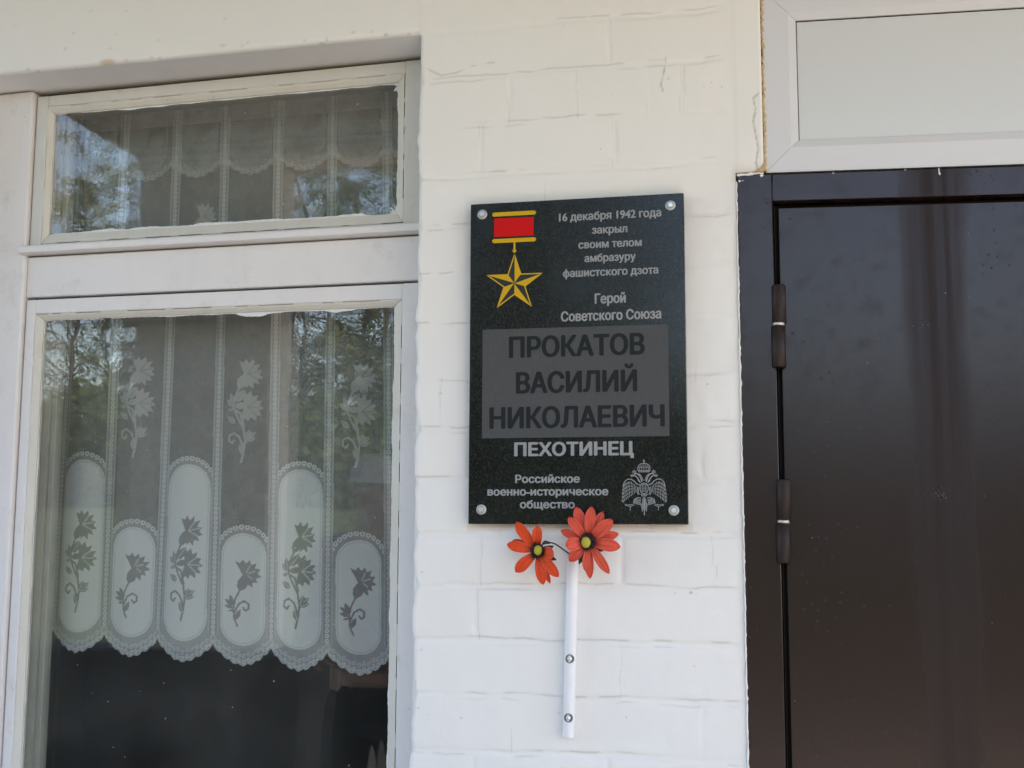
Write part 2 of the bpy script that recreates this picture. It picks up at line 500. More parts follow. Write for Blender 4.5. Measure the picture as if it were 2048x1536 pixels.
def build_wall():
    step = 0.0021
    parts = []
    RR = 0.010
    # --- pier between window and door, and everything above it
    x0, x1, z0, z1 = -0.31, 0.3435, 0.95, 2.78
    nx = int((x1-x0)/step)+1; nz = int((z1-z0)/step)+1
    X, Z = np.meshgrid(np.linspace(x0, x1, nx), np.linspace(z0, z1, nz))
    dep, gr = relief(X, Z)
    top = sstep(2.50, 2.56, Z + (vnoise(X*6, Z*0, 20)-0.5)*0.05)*(1-sstep(-0.20, 0.05, X))
    dep *= 1-0.9*top; gr *= 1-top
    plast = sstep(0.255, 0.285, X)*sstep(2.16, 2.20, Z)              # plastered strip beside the plastic panel
    plast = np.maximum(plast, 0.85*sstep(0.268, 0.290, X))
    dep = dep*(1-plast) + plast*(vnoise(X*30, Z*18, 21)-0.5)*0.0016; gr *= 1-plast
    dep = dep - np.where(Z > 2.15, 1, 0)*0.0012*sstep(0.29, 0.30, X)
    # edges
    zq = np.clip((z_open(x0)-Z)/0.01, 0, 1)
    d = X-x0
    wind = Z < 2.514
    e = (vnoise(Z*0+2, Z*16, 22)-0.5)*0.008 + (vnoise(Z*0+5, Z*60, 23)-0.5)*0.003
    q = (Z-JZ)/JD; dz = np.abs(q-np.round(q))*JD
    e = e - 0.004*np.exp(-(dz/0.010)**2)
    Xo = X.copy()
    fade = np.clip(1-d/0.03, 0, 1)*sstep(2.514, 2.50, Z)
    X = X - e*fade
    rd = np.clip(RR-d, 0, RR)
    dep = dep*np.clip(d/0.006, 0.3, 1) + np.where(wind, RR-np.sqrt(np.maximum(RR**2-rd**2, 0)), 0)*sstep(2.520, 2.508, Z)
    rd2 = np.clip(0.004-(x1-Xo), 0, 0.004)
    dep = dep + 0.004-np.sqrt(np.maximum(0.004**2-rd2**2, 0))
    # cracks by the panel
    cr = seg_d(Xo, Z, [(0.338, 2.345), (0.327, 2.335), (0.331, 2.315), (0.326, 2.292), (0.331, 2.262), (0.334, 2.238), (0.329, 2.215), (0.333, 2.198)])
    cr = cr + (vnoise(Xo*220, Z*220, 24)-0.5)*0.002
    gr = np.maximum(gr, np.exp(-(cr/0.0013)**2)*0.75)
    dep += np.exp(-(cr/0.0014)**2)*0.002
    cr2 = seg_d(Xo, Z, [(-0.30, 2.445), (-0.265, 2.425), (-0.235, 2.428), (-0.20, 2.44), (-0.16, 2.442)])+ (vnoise(Xo*90, Z*90, 25)-0.5)*0.004
    gr = np.maximum(gr, np.exp(-(cr2/0.0012)**2)*0.5)
    cr3 = seg_d(Xo, Z, [(0.170, 2.43), (0.166, 2.40), (0.160, 2.372), (0.164, 2.36)])+ (vnoise(Xo*90, Z*90, 26)-0.5)*0.004
    gr = np.maximum(gr, np.exp(-(cr3/0.0014)**2)*0.7)
    for sx, sz, rr_, g_ in [(0.201, 1.4405, 0.0028, 1.0), (-0.292, 1.33, 0.0025, 0.7), (-0.26, 1.803, 0.003, 0.7), (0.173, 2.384, 0.003, 0.8),
                            (0.235, 1.81, 0.003, 0.6), (-0.215, 1.21, 0.002, 0.7), (0.085, 1.222, 0.0025, 0.6), (-0.035, 1.225, 0.004, 0.35), (0.205, 1.313, 0.003, 0.5), (-0.297, 1.226, 0.0022, 0.9)]:
        dd = np.hypot(Xo-sx, (Z-sz)*1.4) + (vnoise(Xo*300, Z*300, 27)-0.5)*0.002
        gr = np.maximum(gr, g_*(1-sstep(rr_*0.5, rr_, dd)))
        dep += (1-sstep(rr_*0.5, rr_, dd))*0.0012
    stain = np.zeros_like(X)
    ns = vnoise(Xo*40, Z*40, 28)
    stain = np.maximum(stain, 0.30*(1-sstep(0.008, 0.016, np.abs(Z-1.556)+ns*0.006))*(np.abs(Xo) < 0.205))
    stain = np.maximum(stain, 0.42*(1-sstep(0.006, 0.034, Z-2.190+ns*0.014))*(Z > 2.18)*sstep(0.284, 0.298, Xo+ns*0.006))
    Y = dep
    keep = np.ones((nz-1, nx-1), bool)
    cx = Xo[:-1, :-1]; cz = Z[:-1, :-1]
    keep &= ~((cx > 0.2925) & (cz < Z_DOOR+0.0035))
    V = np.stack([X, Y, Z], -1).reshape(-1, 3)
    parts.append(grid_mesh('a', V, nz, nx, keep, {'grime': np.clip(gr, 0, 1), 'stain': stain}))
    # --- smooth lintel above the window
    x0, x1, z1 = -1.42, -0.31, 2.78
    st = 0.0042
    nx = int((x1-x0)/st)+1; nz = int((z1-2.50)/st)+1
    T, Xg = np.meshgrid(np.linspace(0, 1, nz), np.linspace(x0, x1, nx), indexing='ij')
    zo = z_open(Xg)
    Zg = zo + (z1-zo)*T**1.25
    d = Zg-zo
    rd = np.clip(0.010-d, 0, 0.010)
    dep = (vnoise(Xg*5, Zg*5, 13)-0.5)*0.003 + (vnoise(Xg*26, Zg*26, 30)-0.5)*0.0012
    dep = dep*np.clip(d/0.01, 0.2, 1) + 0.010-np.sqrt(np.maximum(0.010**2-rd**2, 0))
    gr = np.zeros_like(Xg)
    rs = np.random.RandomState(5)
    for i in range(46):
        sx = rs.uniform(-1.3, -0.32); sz = z_open(sx)+rs.choice([rs.uniform(0, 0.016), rs.uniform(0.0, 0.20)], p=[0.6, 0.4])
        L = rs.uniform(0.001, 0.006)
        dd = np.hypot((Xg-sx)/(1+L*250), Zg-sz)
        gr = np.maximum(gr, rs.uniform(0.2, 0.6)*(1-sstep(0.0012, 0.0032, dd)))
    stain = 0.8*(1-sstep(0.003, 0.008, np.hypot((Xg+0.985)/3, Zg-z_open(-0.985)-0.004)))
    V = np.stack([Xg, dep, Zg], -1).reshape(-1, 3)
    parts.append(grid_mesh('b', V, nz, nx, None, {'grime': gr, 'stain': stain}))
    # --- the rest of the wall as plain masonry
    mb = MB()
    F = 0.0096
    mb.box(-7, -1.42, 0, 0.38, 0, 3.299)
    mb.box(-1.42, -1.36, F, 0.38, 0, 2.506)
    mb.box(-1.36, -0.312, 0.0, 0.38, 0, 0.86)
    mb.box(-0.309, 0.293, F, 0.38, 0.95, 2.195)
    mb.box(-0.309, 0.293, -0.001, 0.38, 0, 0.95)
    mb.box(-0.309, 0.3425, F, 0.38, 2.195, 2.78)
    mb.box(-1.42, -0.309, F, 0.38, 2.516, 2.78)
    mb.box(-1.42, 0.3425, 0.0, 0.38, 2.78, 3.299)
    mb.box(0.3425, 1.36, 0.0, 0.38, 2.56, 3.299)
    mb.box(1.36, 7, 0, 0.38, 0, 3.299)
    mb.box(-7, 7, 0.0, 0.38, 3.301, 4.4)
    # soffit slab just under the lintel core, following its slope
    n = 12
    for i in range(n):
        xa = -1.42+(1.111)*i/n; xb = -1.42+1.111*(i+1)/n
        za, zb = z_open(xa), z_open(xb)
        mb.add([(xa, F, za), (xb, F, zb), (xb, 0.38, zb), (xa, 0.38, za)], [(0, 3, 2, 1)])
    mb.add([(-1.42, F, z_open(-1.42)), (-0.309, F, z_open(-0.309)), (-0.309, F, 2.53), (-1.42, F, 2.53)], [(0, 1, 2, 3)])
    me = bpy.data.meshes.new('c'); me.from_pydata(mb.v, [], mb.f); me.update()
    parts.append(me)
    # --- ridge of paint left where the wall meets the door frame
    rb = MB()
    rs = random.Random(3)
    pts = [(0.2945+rs.uniform(-0.0009, 0.0008), -0.0030+rs.uniform(-0.0008, 0.0008), 0.95+i*0.006) for i in range(206)]
    rb.tube(pts, [0.0015+rs.uniform(-0.0006, 0.0007) for _ in pts], 7)
    pts = [(0.2955+i*0.004, -0.0052, z_dt(0.2955+i*0.004)+0.0015-0.0020*(1-i/13)+rs.uniform(-0.0008, 0.0008)) for i in range(13)]
    rb.tube(pts, [0.0022+rs.uniform(-0.0007, 0.0010) for _ in pts], 7)
    me = bpy.data.meshes.new('d'); me.from_pydata(rb.v, [], rb.f); me.update()
    me.polygons.foreach_set('use_smooth', [True]*len(me.polygons))
    parts.append(me)
    bm = bmesh.new()
    for p in parts: bm.from_mesh(p)
    # attributes survive only if present on the first mesh; missing ones read 0
    me = bpy.data.meshes.new('wall'); bm.to_mesh(me); bm.free()
    for p in parts: bpy.data.meshes.remove(p)
    return obj('wall', me, M_WALL, bld)

wall = build_wall()

# room behind the window, so that the panes look into a dim interior
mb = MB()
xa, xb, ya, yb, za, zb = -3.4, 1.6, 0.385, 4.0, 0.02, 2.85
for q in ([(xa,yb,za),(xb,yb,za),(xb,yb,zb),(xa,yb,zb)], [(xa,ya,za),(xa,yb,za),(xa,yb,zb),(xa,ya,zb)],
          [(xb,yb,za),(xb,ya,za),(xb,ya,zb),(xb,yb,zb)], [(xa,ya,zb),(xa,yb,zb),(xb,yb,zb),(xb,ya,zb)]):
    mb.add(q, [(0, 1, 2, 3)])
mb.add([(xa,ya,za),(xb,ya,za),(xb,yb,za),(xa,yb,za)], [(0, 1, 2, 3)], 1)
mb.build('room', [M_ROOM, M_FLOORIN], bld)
# roof and rear of the house: keeps the sun out and throws the shade over the porch
mb = MB()
mb.box(-7, 7, 0.4, 9.0, 2.95, 4.4)
mb.box(-7, -6.7, 0.4, 9.0, 0, 2.94); mb.box(6.7, 7, 0.4, 9.0, 0, 2.94); mb.box(-7, 7, 8.7, 9.0, 0, 2.94)
mb.box(-7.3, 7.3, -0.4, 9.3, 4.41, 4.6)
mb.build('roof', M_CONC, bld)
# porch canopy with its edge beam, and two piers
mb = MB()
mb.box(-2.56, 3.3, -2.80, -0.001, 3.30, 3.42, bev=0.01)
mb.build('canopy', M_CONC, bld)
mb = MB(); mb.box(-2.54, 3.28, -2.74, -2.49, 3.225, 3.2985, bev=0.008)
M_PIER = m_simple('beige_masonry_paint', (0.76, 0.66, 0.52), 0.8, var=0.08, scale=6, bump=0.3, bscale=60, bdist=0.002)
mb.build('canopy_beam', M_PIER, bld)
for px in (-2.52, 2.6):
    mb = MB(); mb.box(px, px+0.72, -2.745, -2.485, 0.05 if px > 0 else 1.021, 3.224, bev=0.012)
    mb.build('pier', M_PIER, bld)
M_PAR = m_simple('dark_plinth_paint', (0.040, 0.036, 0.033), 0.8)
mb = MB(); mb.box(-3.1, -1.60, -2.80, -2.43, 0.119, 1.02, bev=0.01)
mb.build('parapet', M_PAR, bld)
mb = MB(); mb.box(-2.9, 3.6, -3.1, -0.002, 0.0, 0.12, bev=0.01)
mb.build('porch_step', m_ground('pale_porch_floor', (0.56, 0.52, 0.44), (0.66, 0.61, 0.53), 22), bld)

# ------------------------------------------------------------------ window
def warp(p):                        # the old frame has sagged a little out of square
    x, y, z = p
    k = np.interp(z, [0.9, 2.0, 2.15, 2.5], [0, 0.002, 0.007, 0.0165])
    return (x, y, z + k*(x+0.77))

mb = MB()
JY = 0.094
mb.box(-1.42, -1.2175, JY, 0.20, 0.86, 2.5085, bev=0.005, seg=3)
mb.box(-0.316, -0.309, 0.115, 0.20, 0.86, 2.5085)
mb.box(-1.2174, -0.3165, 0.13, 0.20, 2.500, 2.5060)
win = mb.build('window', M_JAMB, bld, warp)

def bar_frame(mb, x0, x1, z0, z1, gx0, gx1, gz0, gz1, y0, y1, bev=0.003):
    mb.box(x0, gx0, y0, y1, z0, z1, bev=bev)
    mb.box(gx1, x1, y0, y1, z0, z1, bev=bev)
    mb.box(gx0-0.001, gx1+0.001, y0+0.0004, y1, gz1, z1-0.0003, bev=bev)
    mb.box(gx0-0.001, gx1+0.001, y0+0.0004, y1, z0+0.0003, gz0, bev=bev)

rng = random.Random(11)
def beads(mb, ox0, ox1, oz0, oz1, ix0, ix1, iz0, iz1, yf, yg, gap=0.0013):
    """four mitred glazing beads, broken paint bridges over the gap to the sash"""
    o = [(ox0+gap, oz0+gap), (ox1-gap, oz0+gap), (ox1-gap, oz1-gap), (ox0+gap, oz1-gap)]
    i = [(ix0, iz0), (ix1, iz0), (ix1, iz1), (ix0, iz1)]
    m = 0.0005
    for k in range(4):
        a, b = o[k], o[(k+1) % 4]; c, d = i[(k+1) % 4], i[k]
        t = Vector((b[0]-a[0], 0, b[1]-a[1])).normalized()*m
        A = Vector((a[0], yf, a[1]))+t; B = Vector((b[0], yf, b[1]))-t
        C = Vector((c[0], yg-0.0045, c[1]))-t; D = Vector((d[0], yg-0.0045, d[1]))+t
        Mi = lambda P, Q, f: P*(1-f)+Q*f
        A2, B2 = Mi(A, D, 0.35)+Vector((0, -0.0008, 0)), Mi(B, C, 0.35)+Vector((0, -0.0008, 0))
        dep = Vector((0, 0.018, 0))
        C2, D2 = C+Vector((0, 0.0040, 0)), D+Vector((0, 0.0040, 0))
        mb.add([A, B, B2, A2, C, D, C2, D2, A+dep, B+dep],
               [(0, 1, 2, 3), (3, 2, 4, 5), (5, 4, 6, 7), (1, 0, 8, 9)])
        # paint bridges across the gap
        L = (B-A).length; s = 0.0
        n_out = Vector((-(b[1]-a[1]), 0, b[0]-a[0])).normalized()*-1
        cen = Vector(((ox0+ox1)/2, yf, (oz0+oz1)/2))
        if (A-cen).dot(n_out) < 0: n_out = -n_out
        while s < L:
            ln = rng.uniform(0.008, 0.07); g = rng.uniform(0.012, 0.09)
            e = min(s+ln, L)
            p, q = A+(B-A)*(s/L), A+(B-A)*(e/L)
            mb.add([p, q, q+n_out*gap*1.2+Vector((0, 0.0005, 0)), p+n_out*gap*1.2+Vector((0, 0.0005, 0))], [(0, 1, 2, 3)])
            s = e+g
    return mb

def smear(mb, pts_edge, inward, y, wmin, wmax, seed, step=0.005):
    """ragged film of paint left on the glass along one edge"""
    rs = random.Random(seed)
    (ax, az), (bx, bz) = pts_edge
    L = math.hypot(bx-ax, bz-az); n = max(2, int(L/step))
    V = []; w = wmin; goal = wmin; run = rs.uniform(0, 6)
    for i in range(n+1):
        f = i/n
        run -= 1
        if run <= 0:
            goal = rs.choice([wmin, wmin, wmin*1.6, wmax*rs.random()]); run = rs.uniform(2, 12)
        w += (goal-w)*0.35 if i else 0
        ww = max(0.0006, w+rs.uniform(-0.0006, 0.0006))
        x, z = ax+(bx-ax)*f, az+(bz-az)*f
        V += [(x, y, z), (x+inward[0]*ww, y, z+inward[1]*ww)]
    mb.add(V, [(2*i, 2*i+1, 2*i+3, 2*i+2) for i in range(n)])

def flecks(mb, x0, x1, z0, z1, y, n, seed, r0=0.0005, r1=0.0014):
    rs = random.Random(seed)
    for _ in range(n):
        cx, cz = rs.uniform(x0, x1), rs.uniform(z0, z1); r = rs.uniform(r0, r1); k = rs.uniform(0.6, 2.0)
        V = [(cx+r*math.cos(a*math.pi/3)*rs.uniform(0.6, 1.1), y, cz+r*k*math.sin(a*math.pi/3)*rs.uniform(0.6, 1.1)) for a in range(6)]
        mb.add(V, [(0, 1, 2, 3, 4, 5)])

SY, SB, GY = 0.105, 0.152, 0.1185
# upper casement
U = dict(o=(-1.187, -0.3715, 2.1625, 2.4730), g=(-1.1755, -0.3865, 2.1835, 2.4590))
mb = MB(); bar_frame(mb, -1.2145, -0.3175, 2.1500, 2.4995, U['o'][0], U['o'][1], U['o'][2], U['o'][3], SY, SB)
us = mb.build('upper_sash', M_WOOD, win, warp)
mb = MB(); beads(mb, *U['o'], *U['g'], SY+0.0012, GY)
mb.build('glazing_bead', M_BEAD, win, warp)
# lower casement
Lw = dict(o=(-1.1915, -0.3708, 0.935, 2.0065), g=(-1.1765, -0.3880, 0.950, 1.9950))
mb = MB(); bar_frame(mb, -1.2145, -0.3175, 0.875, 2.0390, Lw['o'][0], Lw['o'][1], Lw['o'][2], Lw['o'][3], SY, SB)
mb.build('lower_sash', M_JAMB, win, warp)
mb = MB(); beads(mb, *Lw['o'], *Lw['g'], SY+0.0012, GY)
mb.build('glazing_bead', M_BEAD, win, warp)
# rail between them, drip moulding above it
mb = MB()
mb.box(-1.2172, -0.3172, SY+0.0008, 0.20, 2.0440, 2.1340, bev=0.003)
mb.box(-1.2172, -0.3172, SY+0.022, 0.199, 2.0392, 2.1515)
mb.build('transom_rail', M_JAMB, win, warp)
mb = MB()
prof = [(SY+0.018, 2.1560), (0.0850, 2.1548), (0.0812, 2.1530), (0.0795, 2.1500), (0.0795, 2.1420), (0.0802, 2.1390), (0.0830, 2.1378), (0.0905, 2.1382), (SY+0.018, 2.1368)]
V = []
xsn = [-1.2245, -1.0, -0.77, -0.55, -0.3185]
for x in xsn: V += [(x, a, b) for a, b in prof]
n = len(prof)
mb.add(V, [(i*n+k, (i+1)*n+k, (i+1)*n+k+1, i*n+k+1) for i in range(len(xsn)-1) for k in range(n-1)])
mb.add(V[:n], [tuple(range(n))]); mb.add(V[-n:], [tuple(reversed(range(n)))])
mb.build('drip_moulding', M_JAMB, win, warp)
# dark seams behind the joints of the old frame
mb = MB()
mb.box(-1.2174, -0.3174, 0.135, 0.150, 0.866, 0.874); mb.box(-1.2170, -0.3174, 0.126, 0.152, 2.0391, 2.0439)
mb.box(-1.2174, -1.2146, 0.125, 0.152, 0.875, 2.4995); mb.box(-0.3174, -0.3162, 0.125, 0.152, 0.875, 2.4995)
mb.box(-1.2170, -0.3174, 0.125, 0.129, 2.4996, 2.5078)
mb.build('seam', M_DARK, win, warp)
# outer panes
for d in (U, Lw):
    g = d['g']
    mb = MB(); mb.box(g[0]-0.004, g[1]+0.004, GY, GY+0.0035, g[2]-0.004, g[3]+0.004)
    mb.build('pane', M_GLASS, win, warp)
# paint smeared on the glass
mb = MB()
g = U['g']; y = GY-0.0004
smear(mb, ((g[0], g[3]), (g[1], g[3])), (0, -1), y, 0.002, 0.006, 1)
smear(mb, ((g[1], g[2]), (g[1], g[3])), (-1, 0), y, 0.002, 0.008, 2)
smear(mb, ((g[0], g[2]), (g[1], g[2])), (0, 1), y, 0.004, 0.008, 3)
smear(mb, ((g[0], g[2]), (g[0], g[3])), (1, 0), y, 0.001, 0.002, 4)
for (cx, cz, sx, sz) in ((g[1], g[3], -1, -1), (g[1], g[2], -1, 1)):        # brushed-out corners
    for i in range(9):
        a = i/8*math.pi/2
        r0, r1 = 0.010, 0.015+rng.uniform(-0.005, 0.006)
        mb.add([(cx, y, cz), (cx+sx*r1*math.cos(a-0.10), y-0.00002*i, cz+sz*r1*math.sin(a-0.10)), (cx+sx*r1*math.cos(a+0.05), y-0.00002*i, cz+sz*r1*math.sin(a+0.05))], [(0, 1, 2)])
flecks(mb, -1.15, -0.40, 2.20, 2.44, y, 26, 8)
mb.build('paint_smear', M_SMEAR, win, warp)
mb = MB()
g = Lw['g']
smear(mb, ((g[0], g[3]), (g[1], g[3])), (0, -1), y, 0.002, 0.010, 5)
smear(mb, ((g[1], g[2]), (g[1], g[3])), (-1, 0), y, 0.0025, 0.006, 6)
smear(mb, ((g[0], g[2]), (g[0], g[3])), (1, 0), y, 0.0012, 0.0045, 7)
flecks(mb, -1.15, -0.40, 1.0, 1.98, y, 70, 9)
mb.build('paint_smear', M_SMEAR, win, warp)
# inner sashes and the lining between the two layers
mb = MB()
mb.box(-1.2172, -1.1790, SB+0.001, 0.202, 0.87, 2.498)
mb.box(-0.3850, -0.3172, SB+0.001, 0.202, 0.87, 2.498)
mb.box(-1.2172, -0.3172, SB+0.001, 0.202, 2.4785, 2.4984)
mb.build('lining', M_INNER, win, warp)
IY = 0.162
for (z0, z1) in ((2.1545, 2.4783), (0.90, 2.0390)):
    gz1 = z1-0.003 if z1 > 2.3 else z1-0.022
    mb = MB(); bar_frame(mb, -1.1788, -0.3852, z0, z1, -1.1655, -0.3930, z0+0.03, gz1, IY, IY+0.026, 0.002)
    mb.build('inner_sash', M_INNER, win, warp)
    mb = MB(); mb.box(-1.170, -0.390, IY+0.012, IY+0.0155, z0+0.026, gz1+0.002)
    mb.build('inner_pane', M_GLASS, win, warp)

# ------------------------------------------------------------------ lace curtain
BT = np.array([-1.3300, -1.2032, -1.0821, -0.9572, -0.8300, -0.7041, -0.5751, -0.4476, -0.3200])
BB = np.array([-1.3340, -1.2060, -1.0820, -0.9560, -0.8232, -0.6946, -0.5665, -0.4324, -0.3030])

def poly_in(X, Z, pts):
    r = np.zeros(X.shape, bool)
    n = len(pts)
    for i in range(n):
        (x1, z1), (x2, z2) = pts[i], pts[(i+1) % n]
        if z1 == z2: continue
        c = ((z1 > Z) != (z2 > Z)) & (X < (x2-x1)*(Z-z1)/(z2-z1)+x1)
        r ^= c
    return r

def fan(cx, cz, r, a0, a1, n, seed):
    """ragged carnation head as a polygon"""
    rs = random.Random(seed)
    P = []
    for i in range(n):
        a = a0+(a1-a0)*i/(n-1)
        k = 1.0 if i % 2 == 0 else 0.72
        k *= rs.uniform(0.92, 1.06)
        P.append((cx+r*k*math.cos(a), cz+r*k*math.sin(a)))
    P.append((cx+0.18*r*math.cos((a0+a1)/2+math.pi), cz+0.18*r*math.sin((a0+a1)/2+math.pi)))
    return P

def leaf_poly(ax, az, bx, bz, w):
    dx, dz = bx-ax, bz-az
    P = []
    for t in (0, .2, .45, .7, .9, 1): 
        k = math.sin(math.pi*min(t, 0.999)**0.8)*w
        P.append((ax+dx*t-dz*k, az+dz*t+dx*k))
    for t in (.9, .7, .45, .2):
        k = math.sin(math.pi*t**0.8)*w
        P.append((ax+dx*t+dz*k, az+dz*t-dx*k))
    return P

def motif_tall(X, Z):
    """twin carnation spray in a box 170 x 505 units, origin top-left; returns fill 0..1 and detail lines"""
    f = np.zeros(X.shape)
    def head(cx, cz, r, tilt, seed):
        nonlocal f
        f = np.where(poly_in(X, Z, fan(cx, cz, r, tilt-1.9, tilt+1.9, 17, seed)), 1.0, f)
        d = seg_d(X, Z, [(cx, cz), (cx+r*.75*math.cos(tilt), cz+r*.75*math.sin(tilt))])
        for o_ in (-0.7, 0.7):
            d = np.minimum(d, seg_d(X, Z, [(cx, cz), (cx+r*.7*math.cos(tilt+o_), cz+r*.7*math.sin(tilt+o_))]))
        f = np.where((d < 3.5) & (f > 0), 0.45, f)
    head(100, -72, 76, 0.25, 1)
    f = np.where(poly_in(X, Z, leaf_poly(60, -150, 100, -62, 0.24)), 1.0, f)
    head(104, -234, 78, -0.05, 2)
    f = np.where(poly_in(X, Z, leaf_poly(42, -238, 115, -222, 0.22)), 1.0, f)
    for P in ([(66, -140), (45, -190), (38, -240), (60, -290), (88, -340), (98, -400), (92, -455), (82, -505)], [(40, -250), (72, -268), (90, -330)],
              [(98, -400), (110, -380), (118, -360)]):
        f = np.where(seg_d(X, Z, P) < 5, 1.0, f)
    for P in ((48, -215, 95, -150, 0.24), (38, -240, 0, -200, 0.2), (38, -228, 22, -170, 0.2), (40, -250, 4, -258, 0.22), (52, -320, 6, -285, 0.24),
              (98, -395, 148, -355, 0.2), (98, -398, 118, -345, 0.2), (98, -402, 150, -385, 0.18), (92, -470, 70, -415, 0.22)):
        pl = leaf_poly(*P)
        f = np.where(poly_in(X, Z, pl), 1.0, f)
        f = np.where((seg_d(X, Z, [P[:2], P[2:4]]) < 2.6) & poly_in(X, Z, pl), 0.5, f)
    curl = [(94, -440), (70, -385), (45, -366), (22, -380), (20, -405), (36, -416), (46, -402)]
    f = np.where(seg_d(X, Z, curl) < 5, 1.0, f)
    return f

def motif_short(X, Z):
    """single carnation, box 175 x 335"""
    f = np.zeros(X.shape)
    cx, cz, r = 104, -72, 80
    f = np.where(poly_in(X, Z, fan(cx, cz, r, 0.35-1.9, 0.35+1.9, 17, 4)), 1.0, f)
    d = np.minimum(seg_d(X, Z, [(cx, cz), (cx+46, cz+16)]), np.minimum(seg_d(X, Z, [(cx, cz), (cx+20, cz+42)]), seg_d(X, Z, [(cx, cz), (cx+34, cz-24)])))
    f = np.where((d < 3.5) & (f > 0), 0.45, f)
    f = np.where(poly_in(X, Z, leaf_poly(76, -160, 112, -62, 0.25)), 1.0, f)
    for P in ([(80, -150), (58, -200), (50, -250), (56, -300), (72, -335)],):
        f = np.where(seg_d(X, Z, P) < 4.5, 1.0, f)
    for P in ((52, -235, 4, -200, 0.2), (50, -232, 30, -178, 0.2), (50, -245, 2, -232, 0.2), (52, -255, 22, -262, 0.2), (60, -305, 84, -250, 0.22)):
        f = np.where(poly_in(X, Z, leaf_poly(*P)), 1.0, f)
    curl = [(54, -270), (74, -225), (100, -208), (124, -222), (124, -246), (108, -256), (98, -242)]
    f = np.where(seg_d(X, Z, curl) < 5, 1.0, f)
    return f

def rings(d_along, d_cross, pitch, r, w):
    a = (np.mod(d_along/pitch, 1.0)-0.5)*pitch
    rr = np.hypot(a, d_cross)
    return 1-sstep(w*0.5, w*1.1, np.abs(rr-r)), rr

def fold(X, Z, seed):
    return 0.006*np.sin(X*24+0.8*np.sin(Z*2.0)+seed) + 0.004*np.sin(X*52+1.7+seed) + (vnoise(X*8, Z*1.5, 40+seed)-0.5)*0.010

